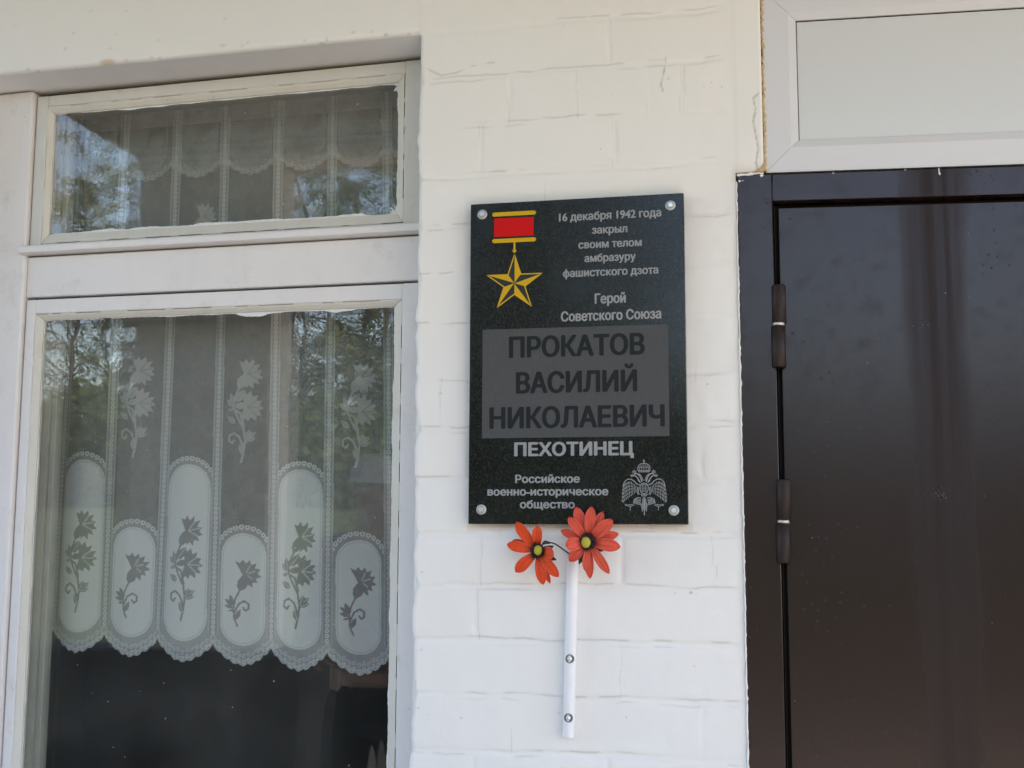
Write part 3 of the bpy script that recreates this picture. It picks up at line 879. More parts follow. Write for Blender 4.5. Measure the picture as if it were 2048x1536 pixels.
def make_curtain():
    st = 0.0015
    x0, x1, z0, z1 = -1.245, -0.335, 1.215, 2.50
    nx = int((x1-x0)/st)+1; nz = int((z1-z0)/st)+1
    X, Z = np.meshgrid(np.linspace(x0, x1, nx), np.linspace(z0, z1, nz))
    t = np.clip((2.0-Z)/0.7, -0.7, 1.1)
    # panel index and distance to the nearest band, following the slightly spreading folds
    P = np.zeros_like(X)
    B = BT[None, None, :]*(1-t[..., None]) + BB[None, None, :]*t[..., None]
    k = np.clip((X[..., None] > B).sum(-1)-1, 0, 7)
    bl = np.take_along_axis(B, k[..., None], -1)[..., 0]; br = np.take_along_axis(B, k[..., None]+1, -1)[..., 0]
    w = br-bl
    dxl, dxr = X-bl, br-X
    db = np.where(dxl < dxr, dxl, -dxr)                       # signed distance to nearest band centre
    xc = X-(bl+br)/2
    zz = Z + 0.050*(X+1.2045) - 0.0006
    long_ = (k % 2 == 1)                                      # panels 1, 3, 5 carry the long ovals
    D = np.full_like(X, 0.27)
    # motifs on the sheer ground
    s = 0.000444
    for i in range(8):
        cx = (BT[i]+BT[i+1])/2*0.4+(BB[i]+BB[i+1])/2*0.6
        if i % 2 == 0:
            m = motif_tall((X-(cx-0.046))/s, (zz-1.938)/s)
            D = np.where(m > 0, 0.27+0.33*m, D)
        else:
            m = motif_tall((X-(cx-0.036))/s, (zz-2.290)/s)
            D = np.where(m > 0, 0.27+0.33*m, D)
    # ovals
    sd_best = np.full_like(X, 9.0)
    def oval(sel, ztop, zbot, hw):
        nonlocal D, sd_best
        zc = np.clip(zz, zbot+hw, ztop-hw)
        sd = np.hypot(xc, zz-zc)-hw
        sd = np.where(sel, sd, 9.0)
        arch = (zz > ztop-hw*1.3)
        ring, rr = rings(np.arctan2(xc, zz-(ztop-hw))*(hw+0.0135), sd-0.0135, 0.0125, 0.0038, 0.0024)
        border = sel & (sd < 0.018) & (zz > 1.30)
        D = np.where(border & arch, np.maximum(0.44*(1-sstep(0.008, 0.012, sd)), 0.28), D)
        D = np.where(border & arch & (ring > 0.3), 0.20+0.68*ring, D)
        D = np.where(border & ~arch, 0.52, D)
        D = np.where(sel & (sd < 0), 0.97, D)
        ln = np.exp(-((sd+0.004)/0.0011)**2)
        D = np.where(sel & (sd < 0.003), D-0.30*ln, D)
        sd_best = np.minimum(sd_best, sd)
    oval(long_, 1.7035, 1.3270, 0.0505)
    oval(~long_, 1.5610, 1.3250, 0.0480)
    s2 = 0.00044
    for i in range(8):
        cx = (BT[i]+BT[i+1])/2*0.25+(BB[i]+BB[i+1])/2*0.75
        if i % 2 == 1:
            m = motif_tall((X-(cx-0.041))/s2, (zz-1.592)/s2); ins = long_ & (sd_best < 0)
        else:
            m = motif_short((X-(cx-0.040))/(s2*0.95), (zz-1.505)/(s2*0.95)); ins = ~long_ & (sd_best < 0)
        D = np.where((m > 0) & ins, 0.97-0.62*m, D)
    # bands
    bw = 0.0104
    low = sstep(1.72, 1.60, zz)
    inb = np.abs(db) < bw
    ring, rr = rings(zz, db, 0.0105, 0.0031, 0.0020)
    body = 0.46+0.0*db
    D = np.where(inb, np.maximum(body, 0.44+0.46*ring), D)
    D = np.where(inb & (rr < 0.0013), 0.30, D)
    D = np.where((np.abs(np.abs(db)-bw) < 0.0016) & (zz > 1.335), 0.62, D)
    # scalloped hem
    u = np.clip(dxl/w, 0, 1)
    zb = 1.3245 - 0.0385*(1-np.abs(2*u-1)**1.7) - 0.0045*np.abs(np.sin(np.pi*u*7))
    hem = zz < 1.345
    hem &= sd_best > 0
    D = np.where(hem, 0.52, D)
    dh = zz-zb
    for off, amp in ((0.0090, 0.36), (0.0215, 0.26)):
        r2, q2 = rings(u*w*1.12, dh-off, 0.0115, 0.0034, 0.0020)
        D = np.where(hem & (r2 > 0.25) & (dh > 0), np.maximum(D, 0.50+amp*r2), D)
    D = np.where(hem & (dh < 0.0035), 0.72, D)
    keep = ((dh > 0)[:-1, :-1] & (dh > 0)[1:, 1:])
    D = np.clip(D + (vnoise(X*60, Z*60, 33)-0.5)*0.03, 0, 0.95)
    Y = 0.250 + fold(X, Z, 0)
    V = np.stack([X, Y, Z], -1).reshape(-1, 3)
    me = grid_mesh('lace_curtain', V, nz, nx, keep, {'weave_cover': D})
    return obj('lace_curtain', me, M_LACE)

cur = make_curtain()
tag(cur, 'white lace curtain with carnation ovals and a scalloped hem hanging behind the window', 'curtain')

def make_valance():
    st = 0.0018
    x0, x1, z0, z1 = -1.245, -0.335, 2.30, 2.505
    nx = int((x1-x0)/st)+1; nz = int((z1-z0)/st)+1
    X, Z = np.meshgrid(np.linspace(x0, x1, nx), np.linspace(z0, z1, nz))
    B = BT+0.004
    k = np.clip((X[..., None] > B).sum(-1)-1, 0, 7)
    bl = B[k]; w = B[k+1]-bl
    u = (X-bl)/w
    zb = 2.357 - 0.030*(1-np.abs(2*u-1)**1.8) - 0.004*np.abs(np.sin(np.pi*u*7))
    dh = Z-zb
    xc = (u-0.5)*w
    D = np.full_like(X, 0.10)
    sd = np.hypot(xc, np.minimum(Z-2.395, 0))-0.046
    D = np.where(sd < 0, 0.20, D)
    D = np.where(np.abs(sd-0.002) < 0.0022, 0.28, D)
    s = 0.00042
    for i in range(8):
        cx = (B[i]+B[i+1])/2
        m = motif_short((X-(cx-0.030))/s, (Z-2.478)/s)
        D = np.where((m > 0) & (sd < 0), 0.20-0.14*m, D)
    D = np.where((dh < 0.020), 0.27, D)
    ring, rr = rings(u*w, dh-0.009, 0.0105, 0.003, 0.0016)
    D = np.where((ring > 0.25) & (dh < 0.02), 0.27+0.18*ring, D)
    D = np.where(dh < 0.0035, 0.38, D)
    keep = ((dh > 0)[:-1, :-1] & (dh > 0)[1:, 1:])
    Y = 0.225 + fold(X, Z, 1)*0.7
    V = np.stack([X, Y, Z], -1).reshape(-1, 3)
    me = grid_mesh('lace_valance', V, nz, nx, keep, {'weave_cover': D})
    return obj('lace_valance', me, M_LACE)
tag(make_valance(), 'short white lace valance with scalloped edge behind the small upper pane', 'valance')

# ------------------------------------------------------------------ plastic panel over the door
def skew(p):                        # lintel and door head are slightly out of level
    x, y, z = p
    return (x, y, z - 0.024*(x-0.345)*np.interp(z, [1.9, 2.1], [0, 1]))

def mitre_frame(mb, x0, x1, z0, z1, w, y0, y1, lip=0.0):
    o = [(x0, z0), (x1, z0), (x1, z1), (x0, z1)]; i = [(x0+w, z0+w), (x1-w, z0+w), (x1-w, z1-w), (x0+w, z1-w)]
    for k in range(4):
        a, b, c, d = o[k], o[(k+1) % 4], i[(k+1) % 4], i[k]
        t = Vector((b[0]-a[0], 0, b[1]-a[1])).normalized()*0.00025
        A, B_ = Vector((a[0], y0, a[1]))+t, Vector((b[0], y0, b[1]))-t
        C_, D_ = Vector((c[0], y0, c[1]))-t, Vector((d[0], y0, d[1]))+t
        n_in = (D_-A); n_in = Vector((-(b[1]-a[1]), 0, b[0]-a[0])).normalized()
        r = 0.003
        C0, D0 = C_+(B_-C_)*(0.014/w), D_+(A-D_)*(0.014/w)
        C1, D1 = C_+Vector((0, 0.005, 0)), D_+Vector((0, 0.005, 0))
        back = Vector((0, y1-y0, 0))
        mb.add([A, B_, C0, D0, C1, D1, C_+back, D_+back, A+back, B_+back],
               [(0, 1, 2, 3), (3, 2, 4, 5), (5, 4, 6, 7), (1, 0, 8, 9)])
mb = MB()
mitre_frame(mb, 0.3470, 1.3550, 2.1950, 2.5430, 0.0600, 0.004, 0.06)
pnl = mb.build('transom_panel', M_PVC, bld, skew)
mb = MB(); mb.box(0.4085, 1.2935, 0.0115, 0.030, 2.2555, 2.4803, bev=0.0006)
mb.build('infill_panel', M_PANEL, pnl, skew)
mb = MB(); mb.box(0.4062, 1.2958, 0.0135, 0.0330, 2.2542, 2.4838)
mb.build('gasket', M_DARK, pnl, skew)
# foam squeezed out of the joint
t = NT('mounting_foam'); t.set(base=t.mix(t.noise(120, 4), (0.45, 0.26, 0.09), (0.62, 0.50, 0.30)), rough=0.9)
t.bump(t.noise(300, 4), 0.6, 0.002)
M_FOAM = t.mat
mb = MB()
rs = random.Random(8)
pts = []; rd = []
for i in range(88):
    z = 2.1965+i*0.0042
    pts.append((0.3462+rs.uniform(-0.0012, 0.0012), 0.0050, z)); rd.append(max(0.0012, 0.0026+rs.uniform(-0.0012, 0.0022)))
mb.tube(pts, rd, 7)
mb.tube([(0.322, 0.0010, 2.1948), (0.332, -0.0006, 2.1966), (0.3385, -0.0010, 2.1985), (0.3435, -0.0002, 2.2040), (0.3455, 0.002, 2.2140)], [0.0012, 0.003, 0.0048, 0.0042, 0.002], 8)
mb.build('foam_seam', M_FOAM, bld, fix=True)
mb = MB(); mb.box(0.3434, 0.3466, 0.009, 0.08, 2.192, 2.56)
mb.build('joint_gap', M_DARK, bld)

# ------------------------------------------------------------------ metal door
M_HINGE = m_simple('dull_brown_hinge_paint', (0.026, 0.0165, 0.0145), 0.5, var=0.25, scale=90, spec=0.25, bump=0.2, bscale=200)
mb = MB()
fx0, fx1 = 0.2960, 0.3575
DH = 2.1395
mb.box(fx0, fx1, -0.0035, 0.09, 0.12, Z_DOOR-0.0005, bev=0.0015)
mb.box(fx1+0.0002, 1.30, -0.0034, 0.09, DH, Z_DOOR-0.0008, bev=0.0015)
mb.box(1.3002, 1.36, -0.0035, 0.09, 0.12, Z_DOOR-0.0005, bev=0.0015)
mb.box(fx1-0.001, 1.30, 0.028, 0.088, DH-0.012, DH-0.001, mi=1)
mb.box(fx1-0.001, fx1+0.010, 0.028, 0.088, 0.13, DH-0.012, mi=1)  # slot rebates coloured dark to stand in for shade
mb.build('door_frame', [M_DOOR, M_DARK], bld, skew)
mb = MB()
mb.box(0.3665, 1.292, 0.0045, 0.060, 0.135, DH-0.0100, bev=0.0022, seg=3)
mb.box(0.3603, 0.3615, 0.016, 0.0279, 0.135, DH-0.003, mi=1)
door = mb.build('door', [M_DOOR, M_HINGE], bld, skew)
M_RING = m_simple('worn_steel_ring', (0.62, 0.60, 0.53), 0.4, metal=0.5)
for (zt, zm, zl) in ((1.9830, 1.9135, 1.8370), (1.6370, 1.5650, 1.4940)):
    mb = MB()
    hx, hy, rr_ = 0.3634, -0.0050, 0.0125
    mb.lathe([(0.001, zt+0.0012), (rr_-0.0018, zt+0.0012), (rr_, zt-0.001), (rr_, zm+0.0035), (rr_-0.002, zm+0.0026)], (hx+0.0012, hy, 0), 'z', 24)
    mb.lathe([(rr_-0.003, zm+0.0030), (rr_-0.0022, zm+0.0028), (rr_-0.0022, zm-0.0028), (rr_-0.003, zm-0.0030)], (hx, hy, 0), 'z', 24, 1)
    mb.lathe([(rr_-0.002, zm-0.0026), (rr_, zm-0.0036), (rr_, zl+0.001), (rr_-0.0018, zl-0.0008), (0.001, zl-0.0008)], (hx-0.0012, hy, 0), 'z', 24)
    mb.box(hx+0.004, hx+0.0095, hy+0.006, 0.02, zm+0.004, zt-0.001)          # weld lugs
    mb.box(hx-0.0095, hx-0.004, hy+0.006, 0.02, zl+0.001, zm-0.004)
    mb.build('hinge', [M_HINGE, M_RING], door, fix=True)
mb = MB()
rs = random.Random(2)
def drip(x, z, L, r, y=-0.0040):
    m = MB()
    m.tube([(x, y, z), (x+0.0006, y, z-L*0.5), (x+0.0012, y-0.0003, z-L*0.85), (x+0.0014, y, z-L)], [r*0.5, r*0.6, r, r*0.4], 8)
    m.build('paint_drip', M_SMEAR, door)
drip(0.644, 2.1835, 0.0130, 0.0019); drip(0.4640, 2.1875, 0.004, 0.0011); drip(0.587, 2.185, 0.0025, 0.0012)
for cx, cz, r in ((0.3000, 2.1800, 0.0021), (0.3055, 2.1803, 0.0011), (0.3395, 2.1885, 0.0032)):
    m = MB()
    m.lathe([(r, 0), (r*0.8, r*0.25), (0.0001, r*0.35)], (cx, -0.0036, cz), 'y', 10)
    m.build('paint_drip', M_SMEAR, door)
flecks(mb, 0.37, 0.80, 1.15, 2.12, 0.0040, 12, 31, 0.0002, 0.0005)
for cx, cz, n_ in ((0.625, 1.612, 34), (0.612, 1.905, 10)):
    for _ in range(n_):
        a, b = rs.gauss(cx, 0.007), rs.gauss(cz, 0.006)
        mb.box(a, a+rs.uniform(.0002, .0005), 0.0038, 0.0041, b, b+rs.uniform(.0002, .0006))
mb.build('paint_fleck', M_SMEAR, door)['kind'] = 'stuff'

# ------------------------------------------------------------------ memorial plaque
PX0, PX1, PZ0, PZ1 = -0.1985, 0.2000, 1.5595, 2.1585
PY = -0.0220
plq = empty('memorial_plaque', (0, 0, PZ0))
tag(plq, 'black granite memorial plaque with a gold star bolted to the white brick wall', 'plaque')
mb = MB(); mb.box(PX0, PX1, PY, -0.004, PZ0, PZ1, bev=0.0014)
mb.box(PX0+0.02, PX1-0.02, -0.0041, 0.004, PZ0+0.02, PZ1-0.02)
slab = mb.build('slab', M_GRANITE, plq)
t = NT('frosted_name_field')
n_ = t.math('ADD', t.math('MULTIPLY', t.noise(1.0, 4, 0.6, t.mapping((420, 1, 40))), 0.6), t.math('MULTIPLY', t.noise(340, 3), 0.4))
t.set(base=t.mix(n_, (0.040, 0.041, 0.042), (0.100, 0.101, 0.102)), rough=0.6, spec=0.25)
M_FIELD = t.mat
mb = MB()
mb.add([(-0.1738, PY-0.0003, 1.7158), (0.1690, PY-0.0003, 1.7158), (0.1688, PY-0.0003, 1.9172), (-0.1736, PY-0.0003, 1.9180)], [(0, 1, 2, 3)])
mb.build('name_field', M_FIELD, plq)
M_ENG = m_simple('engraved_grey', (0.29, 0.295, 0.30), 0.75, var=0.12, scale=300, spec=0.2)
M_CUT = m_simple('dark_polished_letters', (0.010, 0.0115, 0.0115), 0.45, var=0.4, scale=260, spec=0.25)

def text_mesh(body):
    """letter outlines filled by winding number, so that overlapping contours stay solid"""
    cu = bpy.data.curves.new('lettering', 'FONT'); cu.body = body; cu.resolution_u = 4; cu.fill_mode = 'NONE'
    o = bpy.data.objects.new('lettering', cu); COL.objects.link(o)
    dg = bpy.context.evaluated_depsgraph_get()
    me = o.evaluated_get(dg).to_mesh()
    P = np.array([p.co[:2] for p in me.vertices]); E = [tuple(e.vertices) for e in me.edges]
    o.evaluated_get(dg).to_mesh_clear()
    bpy.data.objects.remove(o); bpy.data.curves.remove(cu)
    # walk each contour so that every edge runs the same way round
    nb = {}
    for i, j in E: nb.setdefault(i, []).append(j); nb.setdefault(j, []).append(i)
    seen, segs = set(), []
    for st in sorted(nb):
        if st in seen: continue
        loop = [st]; seen.add(st)
        nx = [q for q in nb[st] if q == st+1] or nb[st][:1]
        cur = nx[0]
        while cur not in seen:
            loop.append(cur); seen.add(cur)
            nxt = [q for q in nb[cur] if q not in seen]
            if not nxt: break
            cur = nxt[0]
        segs += [(loop[k], loop[(k+1) % len(loop)]) for k in range(len(loop))]
    A = np.array([P[i] for i, j in segs]); B = np.array([P[j] for i, j in segs])
    ys = np.unique(np.round(P[:, 1], 5))
    V, F = [], []
    for y0, y1 in zip(ys[:-1], ys[1:]):
        if y1-y0 < 1e-5: continue
        ym = (y0+y1)/2
        m = ((A[:, 1] <= ym) & (B[:, 1] > ym)) | ((B[:, 1] <= ym) & (A[:, 1] > ym))
        a, b = A[m], B[m]
        if len(a) == 0: continue
        at = lambda y: a[:, 0]+(b[:, 0]-a[:, 0])*(y-a[:, 1])/(b[:, 1]-a[:, 1])
        xm, xl, xh = at(ym), at(y0), at(y1)
        sg = np.where(b[:, 1] > a[:, 1], 1, -1)
        od = np.argsort(xm); wd = 0; start = None
        for k in od:
            w0 = wd; wd += sg[k]
            if w0 == 0: start = k
            elif wd == 0:
                n = len(V)
                V += [(xl[start], y0), (xl[k], y0), (xh[k], y1), (xh[start], y1)]
                F.append((n, n+1, n+2, n+3))
    return np.array(V), F
_vp, _ = text_mesh('П'); CAP = _vp[:, 1].max()-_vp[:, 1].min(); CAP0 = _vp[:, 1].min()

def lettering(body, x0, x1, zbase, cap, mat, bold=0.045, y=PY-0.0006):
    v, f = text_mesh(body)
    r = bold*cap
    sx = (x1-x0-2*r)/(v[:, 0].max()-v[:, 0].min()); sz = (cap-2*r*0.6)/CAP
    xx = x0+r+(v[:, 0]-v[:, 0].min())*sx; zz = zbase+r*0.6+(v[:, 1]-CAP0)*sz
    mb = MB()
    offs = [(0, 0)]+[(math.cos(a*math.pi/4)*r, math.sin(a*math.pi/4)*r*0.6) for a in range(8)]
    for i, (ox, oz) in enumerate(offs):
        mb.add([(a+ox, y-0.000012*i, b+oz) for a, b in zip(xx, zz)], f)
    return mb.build('lettering', mat, plq)
lettering('16 декабря 1942 года', -0.0297, 0.1594, 2.1165, 0.0160, M_ENG)
lettering('закрыл', 0.0318, 0.0972, 2.0900, 0.0152, M_ENG)
lettering('своим телом', 0.0066, 0.1234, 2.0632, 0.0152, M_ENG)
lettering('амбразуру', 0.0176, 0.1123, 2.0375, 0.0152, M_ENG)
lettering('фашистского дзота', -0.0224, 0.1528, 2.0108, 0.0152, M_ENG)
lettering('Герой', 0.0363, 0.0934, 1.9594, 0.0190, M_ENG)
lettering('Советского Союза', -0.0263, 0.1572, 1.9282, 0.0190, M_ENG)
lettering('ПРОКАТОВ', -0.1236, 0.1269, 1.8634, 0.0400, M_CUT, 0.05)
lettering('ВАСИЛИЙ', -0.1102, 0.1127, 1.7970, 0.0400, M_CUT, 0.05)
lettering('НИКОЛАЕВИЧ', -0.1597, 0.1611, 1.7329, 0.0400, M_CUT, 0.05)
lettering('ПЕХОТИНЕЦ', -0.1130, 0.1054, 1.6822, 0.0255, M_ENG, 0.06)
lettering('Российское', -0.1110, 0.0078, 1.6337, 0.0150, M_ENG, 0.055)
lettering('военно-историческое', -0.1627, 0.0592, 1.6109, 0.0150, M_ENG, 0.055)
lettering('общество', -0.1022, -0.0014, 1.5878, 0.0150, M_ENG, 0.055)

M_GOLD = m_simple('gold_paint', (0.62, 0.37, 0.018), 0.6, var=0.08, spec=0.12)
M_RED = m_simple('red_paint', (0.62, 0.010, 0.010), 0.6, var=0.06, spec=0.12)
M_BLACKP = m_simple('black_paint', (0.010, 0.011, 0.011), 0.4)
mb = MB()
yy = PY-0.0005
def rod(x0, x1, z, h):
    n_ = 8; V = []
    for i in range(n_+1):
        a = math.pi/2+math.pi*i/n_; V.append((x0+h/2+math.cos(a)*h/2, yy, z+math.sin(a)*h/2))
    for i in range(n_+1):
        a = -math.pi/2+math.pi*i/n_; V.append((x1-h/2+math.cos(a)*h/2, yy, z+math.sin(a)*h/2))
    mb.add(V, [tuple(range(len(V)))])
rod(-0.1565, -0.0728, 2.1362, 0.0078)
mb.build('medal_bar', M_GOLD, plq)
mb = MB()
rod(-0.1565, -0.0728, 2.0852, 0.0078)
mb.strip([(-0.1137, 2.0815), (-0.1137, 2.0655)], 0.0036, yy)
mb.lathe([(0.0036, 0), (0.0001, 0.0002)], (-0.1137, yy-0.0001, 2.0650), 'y', 12)
mb.build('medal_bar', M_GOLD, plq)
mb = MB(); mb.add([(-0.1530, yy, 2.0930), (-0.0773, yy, 2.0925), (-0.0773, yy, 2.1280), (-0.1526, yy, 2.1284)], [(0, 1, 2, 3)])
mb.build('medal_ribbon', M_RED, plq)
# five-pointed star, each ray half gold, half dark with a gold rim
mb = MB()
cx, cz = -0.1136, 2.0036
Ro, Ri = 0.0572, 0.0220
pt = lambda a, r: Vector((cx+r*math.sin(a), 0, cz+r*math.cos(a)))
cen = Vector((cx, 0, cz))
for i in range(5):
    a = i*2*math.pi/5
    T, Lf, Rt = pt(a, Ro), pt(a-math.pi/5, Ri), pt(a+math.pi/5, Ri)
    g = [T, Rt, cen]
    mb.add([(p.x, yy, p.z) for p in (T, cen, Rt)], [(0, 1, 2)], 0)
    mb.add([(p.x, yy-0.00001, p.z) for p in (T, Lf, cen)], [(0, 1, 2)], 0)
    n0 = (T+Lf+cen)/3
    inner = [T+(cen-T).normalized()*0.010+(Lf-cen)*0.045, Lf+(cen-Lf).normalized()*0.0030+(T-cen)*0.006, cen+(T-cen).normalized()*0.0008+(Lf-cen)*0.02]
    # dark facet with gold rim on the outer edge only
    e = (Lf-T).normalized(); nrm = Vector((-e.z, 0, e.x)); nrm = nrm if (cen-T).dot(nrm) > 0 else -nrm
    P0 = T+nrm*0.0022
    axis = (cen-T).normalized()
    den = axis.x*e.z-axis.z*e.x
    w_ = P0-T
    s_ = (w_.x*e.z-w_.z*e.x)/den
    A = T+axis*s_
    ax2 = (cen-Lf).normalized(); den2 = ax2.x*e.z-ax2.z*e.x
    w2 = P0-Lf; s2_ = (w2.x*e.z-w2.z*e.x)/den2
    Bq = Lf+ax2*s2_
    mb.add([(p.x, yy-0.0001, p.z) for p in (A, Bq, cen)], [(0, 1, 2)], 1)
    # dark hairline along the ridge
    mb.strip([(T.x, T.z), (cen.x, cen.z)], 0.0007, yy-0.00015, 1)
mb.build('medal_star', [M_GOLD, M_BLACKP], plq, fix=True)

# double-headed eagle drawn in fine engraved lines
mb = MB()
ek = 0.0803/420.0
ex, ez = 0.1230, 1.6740
_y = [yy]
def ln(P, w=6.0, both=True):
    for sg in ((1, -1) if both else (1,)):
        _y[0] -= 0.0000008
        mb.strip([(ex+sg*(p[0])*ek, ez-(p[1]-95)*ek) for p in P], w*ek, _y[0])
# crown
ln([(0, 95), (0, 128)], 7, False); ln([(-11, 108), (11, 108)], 6, False)
ln([(0, 130), (28, 133), (48, 148), (57, 170), (55, 196)], 7)
ln([(0, 140), (0, 190)], 5, False); ln([(14, 140), (22, 165), (20, 190)], 5); ln([(30, 148), (42, 168), (40, 192)], 5)
ln([(-56, 198), (56, 198)], 8, False); ln([(-52, 208), (52, 208)], 5, False); ln([(0, 165), (44, 168)], 4)
# heads and necks
ln([(20, 300), (28, 270), (40, 245), (58, 228), (76, 222), (92, 228)], 10)
ln([(34, 310), (48, 285), (62, 262), (76, 248), (94, 238), (128, 240)], 9)
ln([(8, 290), (16, 262), (30, 240), (50, 224)], 6)
ln([(76, 214), (92, 205), (110, 200)], 6); ln([(88, 218), (112, 216)], 5); ln([(70, 212), (82, 196), (96, 192)], 5)
ln([(96, 242), (110, 252), (122, 250)], 5); ln([(44, 300), (58, 282)], 5)
# wings: leading edge, then rows of feathers
ln([(40, 330), (70, 318), (92, 292), (120, 276), (148, 274), (172, 288), (188, 312), (196, 345)], 8)
for j, (a0, b0, a1, b1) in enumerate([(192, 330, 206, 490), (182, 318, 196, 500), (170, 308, 182, 486), (157, 300, 168, 474), (144, 296, 152, 462),
                                       (130, 296, 136, 448), (116, 302, 120, 436), (102, 312, 105, 424), (88, 324, 90, 412), (74, 334, 76, 398)]):
    mx, my = (a0+a1)/2+5, (b0+b1)/2
    n_ = 5
    for q in range(n_):
        f0, f1 = q/n_+0.01, (q+0.80)/n_
        P = []
        for f in (f0, (f0+f1)/2, f1):
            P.append(((1-f)**2*a0+2*f*(1-f)*mx+f*f*a1, (1-f)**2*b0+2*f*(1-f)*my+f*f*b1))
        ln(P, 6.5)
ln([(60, 345), (66, 390), (56, 420)], 6); ln([(48, 350), (54, 395), (44, 420)], 6)
# body with its shield
ln([(0, 312), (24, 318), (38, 342), (36, 378), (22, 402), (0, 412)], 7)
for q in range(6):
    ln([(3, 326+q*13), (13, 322+q*13), (22, 330+q*12)], 5.5)
ln([(0, 418), (20, 420), (34, 412)], 6); ln([(0, 430), (16, 432), (26, 426)], 6)
# legs, talons, sceptre and orb
for q in range(6):
    ln([(34+q*11, 452+abs(q-3)*3), (38+q*11, 482), (36+q*11, 518-q*3)], 6)
ln([(28, 450), (62, 446), (92, 462), (102, 500)], 6)
ln([(92, 516), (130, 512), (178, 520)], 7); ln([(110, 524), (150, 528)], 5); ln([(128, 526), (132, 566)], 6); ln([(160, 512), (182, 508)], 5)
# tail
ln([(0, 440), (0, 610)], 8, False)
for q in range(5):
    ln([(4, 500+q*19-30), (14, 518+q*18-30), (30-q*2, 548+q*14-30)], 6)
ln([(8, 448), (16, 470), (12, 490)], 6)
mb.build('eagle_emblem', M_ENG, plq)

M_STEEL = m_simple('zinc_bolt', (0.80, 0.81, 0.81), 0.30, metal=0.75, var=0.1, scale=90)
M_WASH = m_simple('pale_washer', (0.46, 0.46, 0.45), 0.5, metal=0.4, var=0.15, scale=120)
for (bx, bz) in ((-0.1756, 2.1375), (0.1760, 2.1360), (-0.1738, 1.5858), (0.1751, 1.5842)):
    mb = MB()
    mb.lathe([(0.0052, 0.0012), (0.0052, 0.0040), (0.0044, 0.0052), (0.0001, 0.0053)], (bx, PY-0.001, bz), 'y', 6)
    mb.sm = [False]*len(mb.sm)
    bo = mb.build('bolt', M_STEEL, plq, fix=True)
    mb = MB()
    mb.lathe([(0.0094, 0.0), (0.0094, 0.0010), (0.0086, 0.0018), (0.0066, 0.0022), (0.0040, 0.0022)], (bx, PY-0.0002, bz), 'y', 26)
    mb.build('washer', M_WASH, bo, fix=True)

# ------------------------------------------------------------------ plastic tube that holds the flowers
T1, T0 = Vector((-0.0074, -0.0115, 1.4985)), Vector((-0.0158, -0.0115, 1.1868))
tubeo = empty('flower_holder', T0)
tag(tubeo, 'white plastic tube screwed upright to the wall below the plaque', 'flower holder')
M_TUBE = m_simple('white_plastic_tube', (0.79, 0.78, 0.80), 0.32, var=0.05, scale=30)
mb = MB()
mb.tube([T0, T0.lerp(T1, 0.3), T0.lerp(T1, 0.7), T1], [0.0106]*4, 28, cap=False)
mb.tube([T1, T0.lerp(T1, 0.7), T0.lerp(T1, 0.3), T0], [0.0090]*4, 28, cap=False)
mb.tube([T1, T1+Vector((0, 0, 0.00001))], [0.0106, 0.0090], 28, cap=False)
mb.tube([T0, T0+Vector((0, 0, 0.00001))], [0.0106, 0.0090], 28, cap=False)
mb.build('tube', M_TUBE, tubeo, fix=False)
M_SCREW = m_simple('grey_screw', (0.15, 0.155, 0.16), 0.45, metal=0.5, var=0.2, scale=150)
for f in (0.437, 0.110):
    c = T0.lerp(T1, f)+Vector((0.0005, -0.0098, 0))
    mb = MB()
    mb.lathe([(0.0078, -0.004), (0.0078, 0.0009), (0.0068, 0.0015), (0.0060, 0.0006), (0.0046, 0.0004)], c, 'y', 24, 1)
    mb.lathe([(0.0046, 0.0004), (0.0042, 0.0022), (0.0030, 0.0030), (0.0001, 0.0031)], c, 'y', 14, 0)
    mb.build('screw', [M_STEEL, M_SCREW], tubeo, fix=True)

# ------------------------------------------------------------------ artificial flowers
M_PET_L = m_petal('orange_red_petal', (0.70, 0.055, 0.012), (0.82, 0.095, 0.022))
M_PET_R = m_petal('skylit_red_petal', (0.70, 0.075, 0.040), (0.82, 0.125, 0.075))  # tinted pinker to paint in the skylight this flower faces
M_EYE = m_simple('yellow_eye', (0.42, 0.38, 0.035), 0.6, var=0.2, scale=400, bump=0.4, bscale=500)
M_RINGB = m_simple('dark_stamens', (0.030, 0.012, 0.016), 0.7, var=0.4, scale=300)
M_STEM = m_simple('green_wire', (0.020, 0.035, 0.014), 0.5)

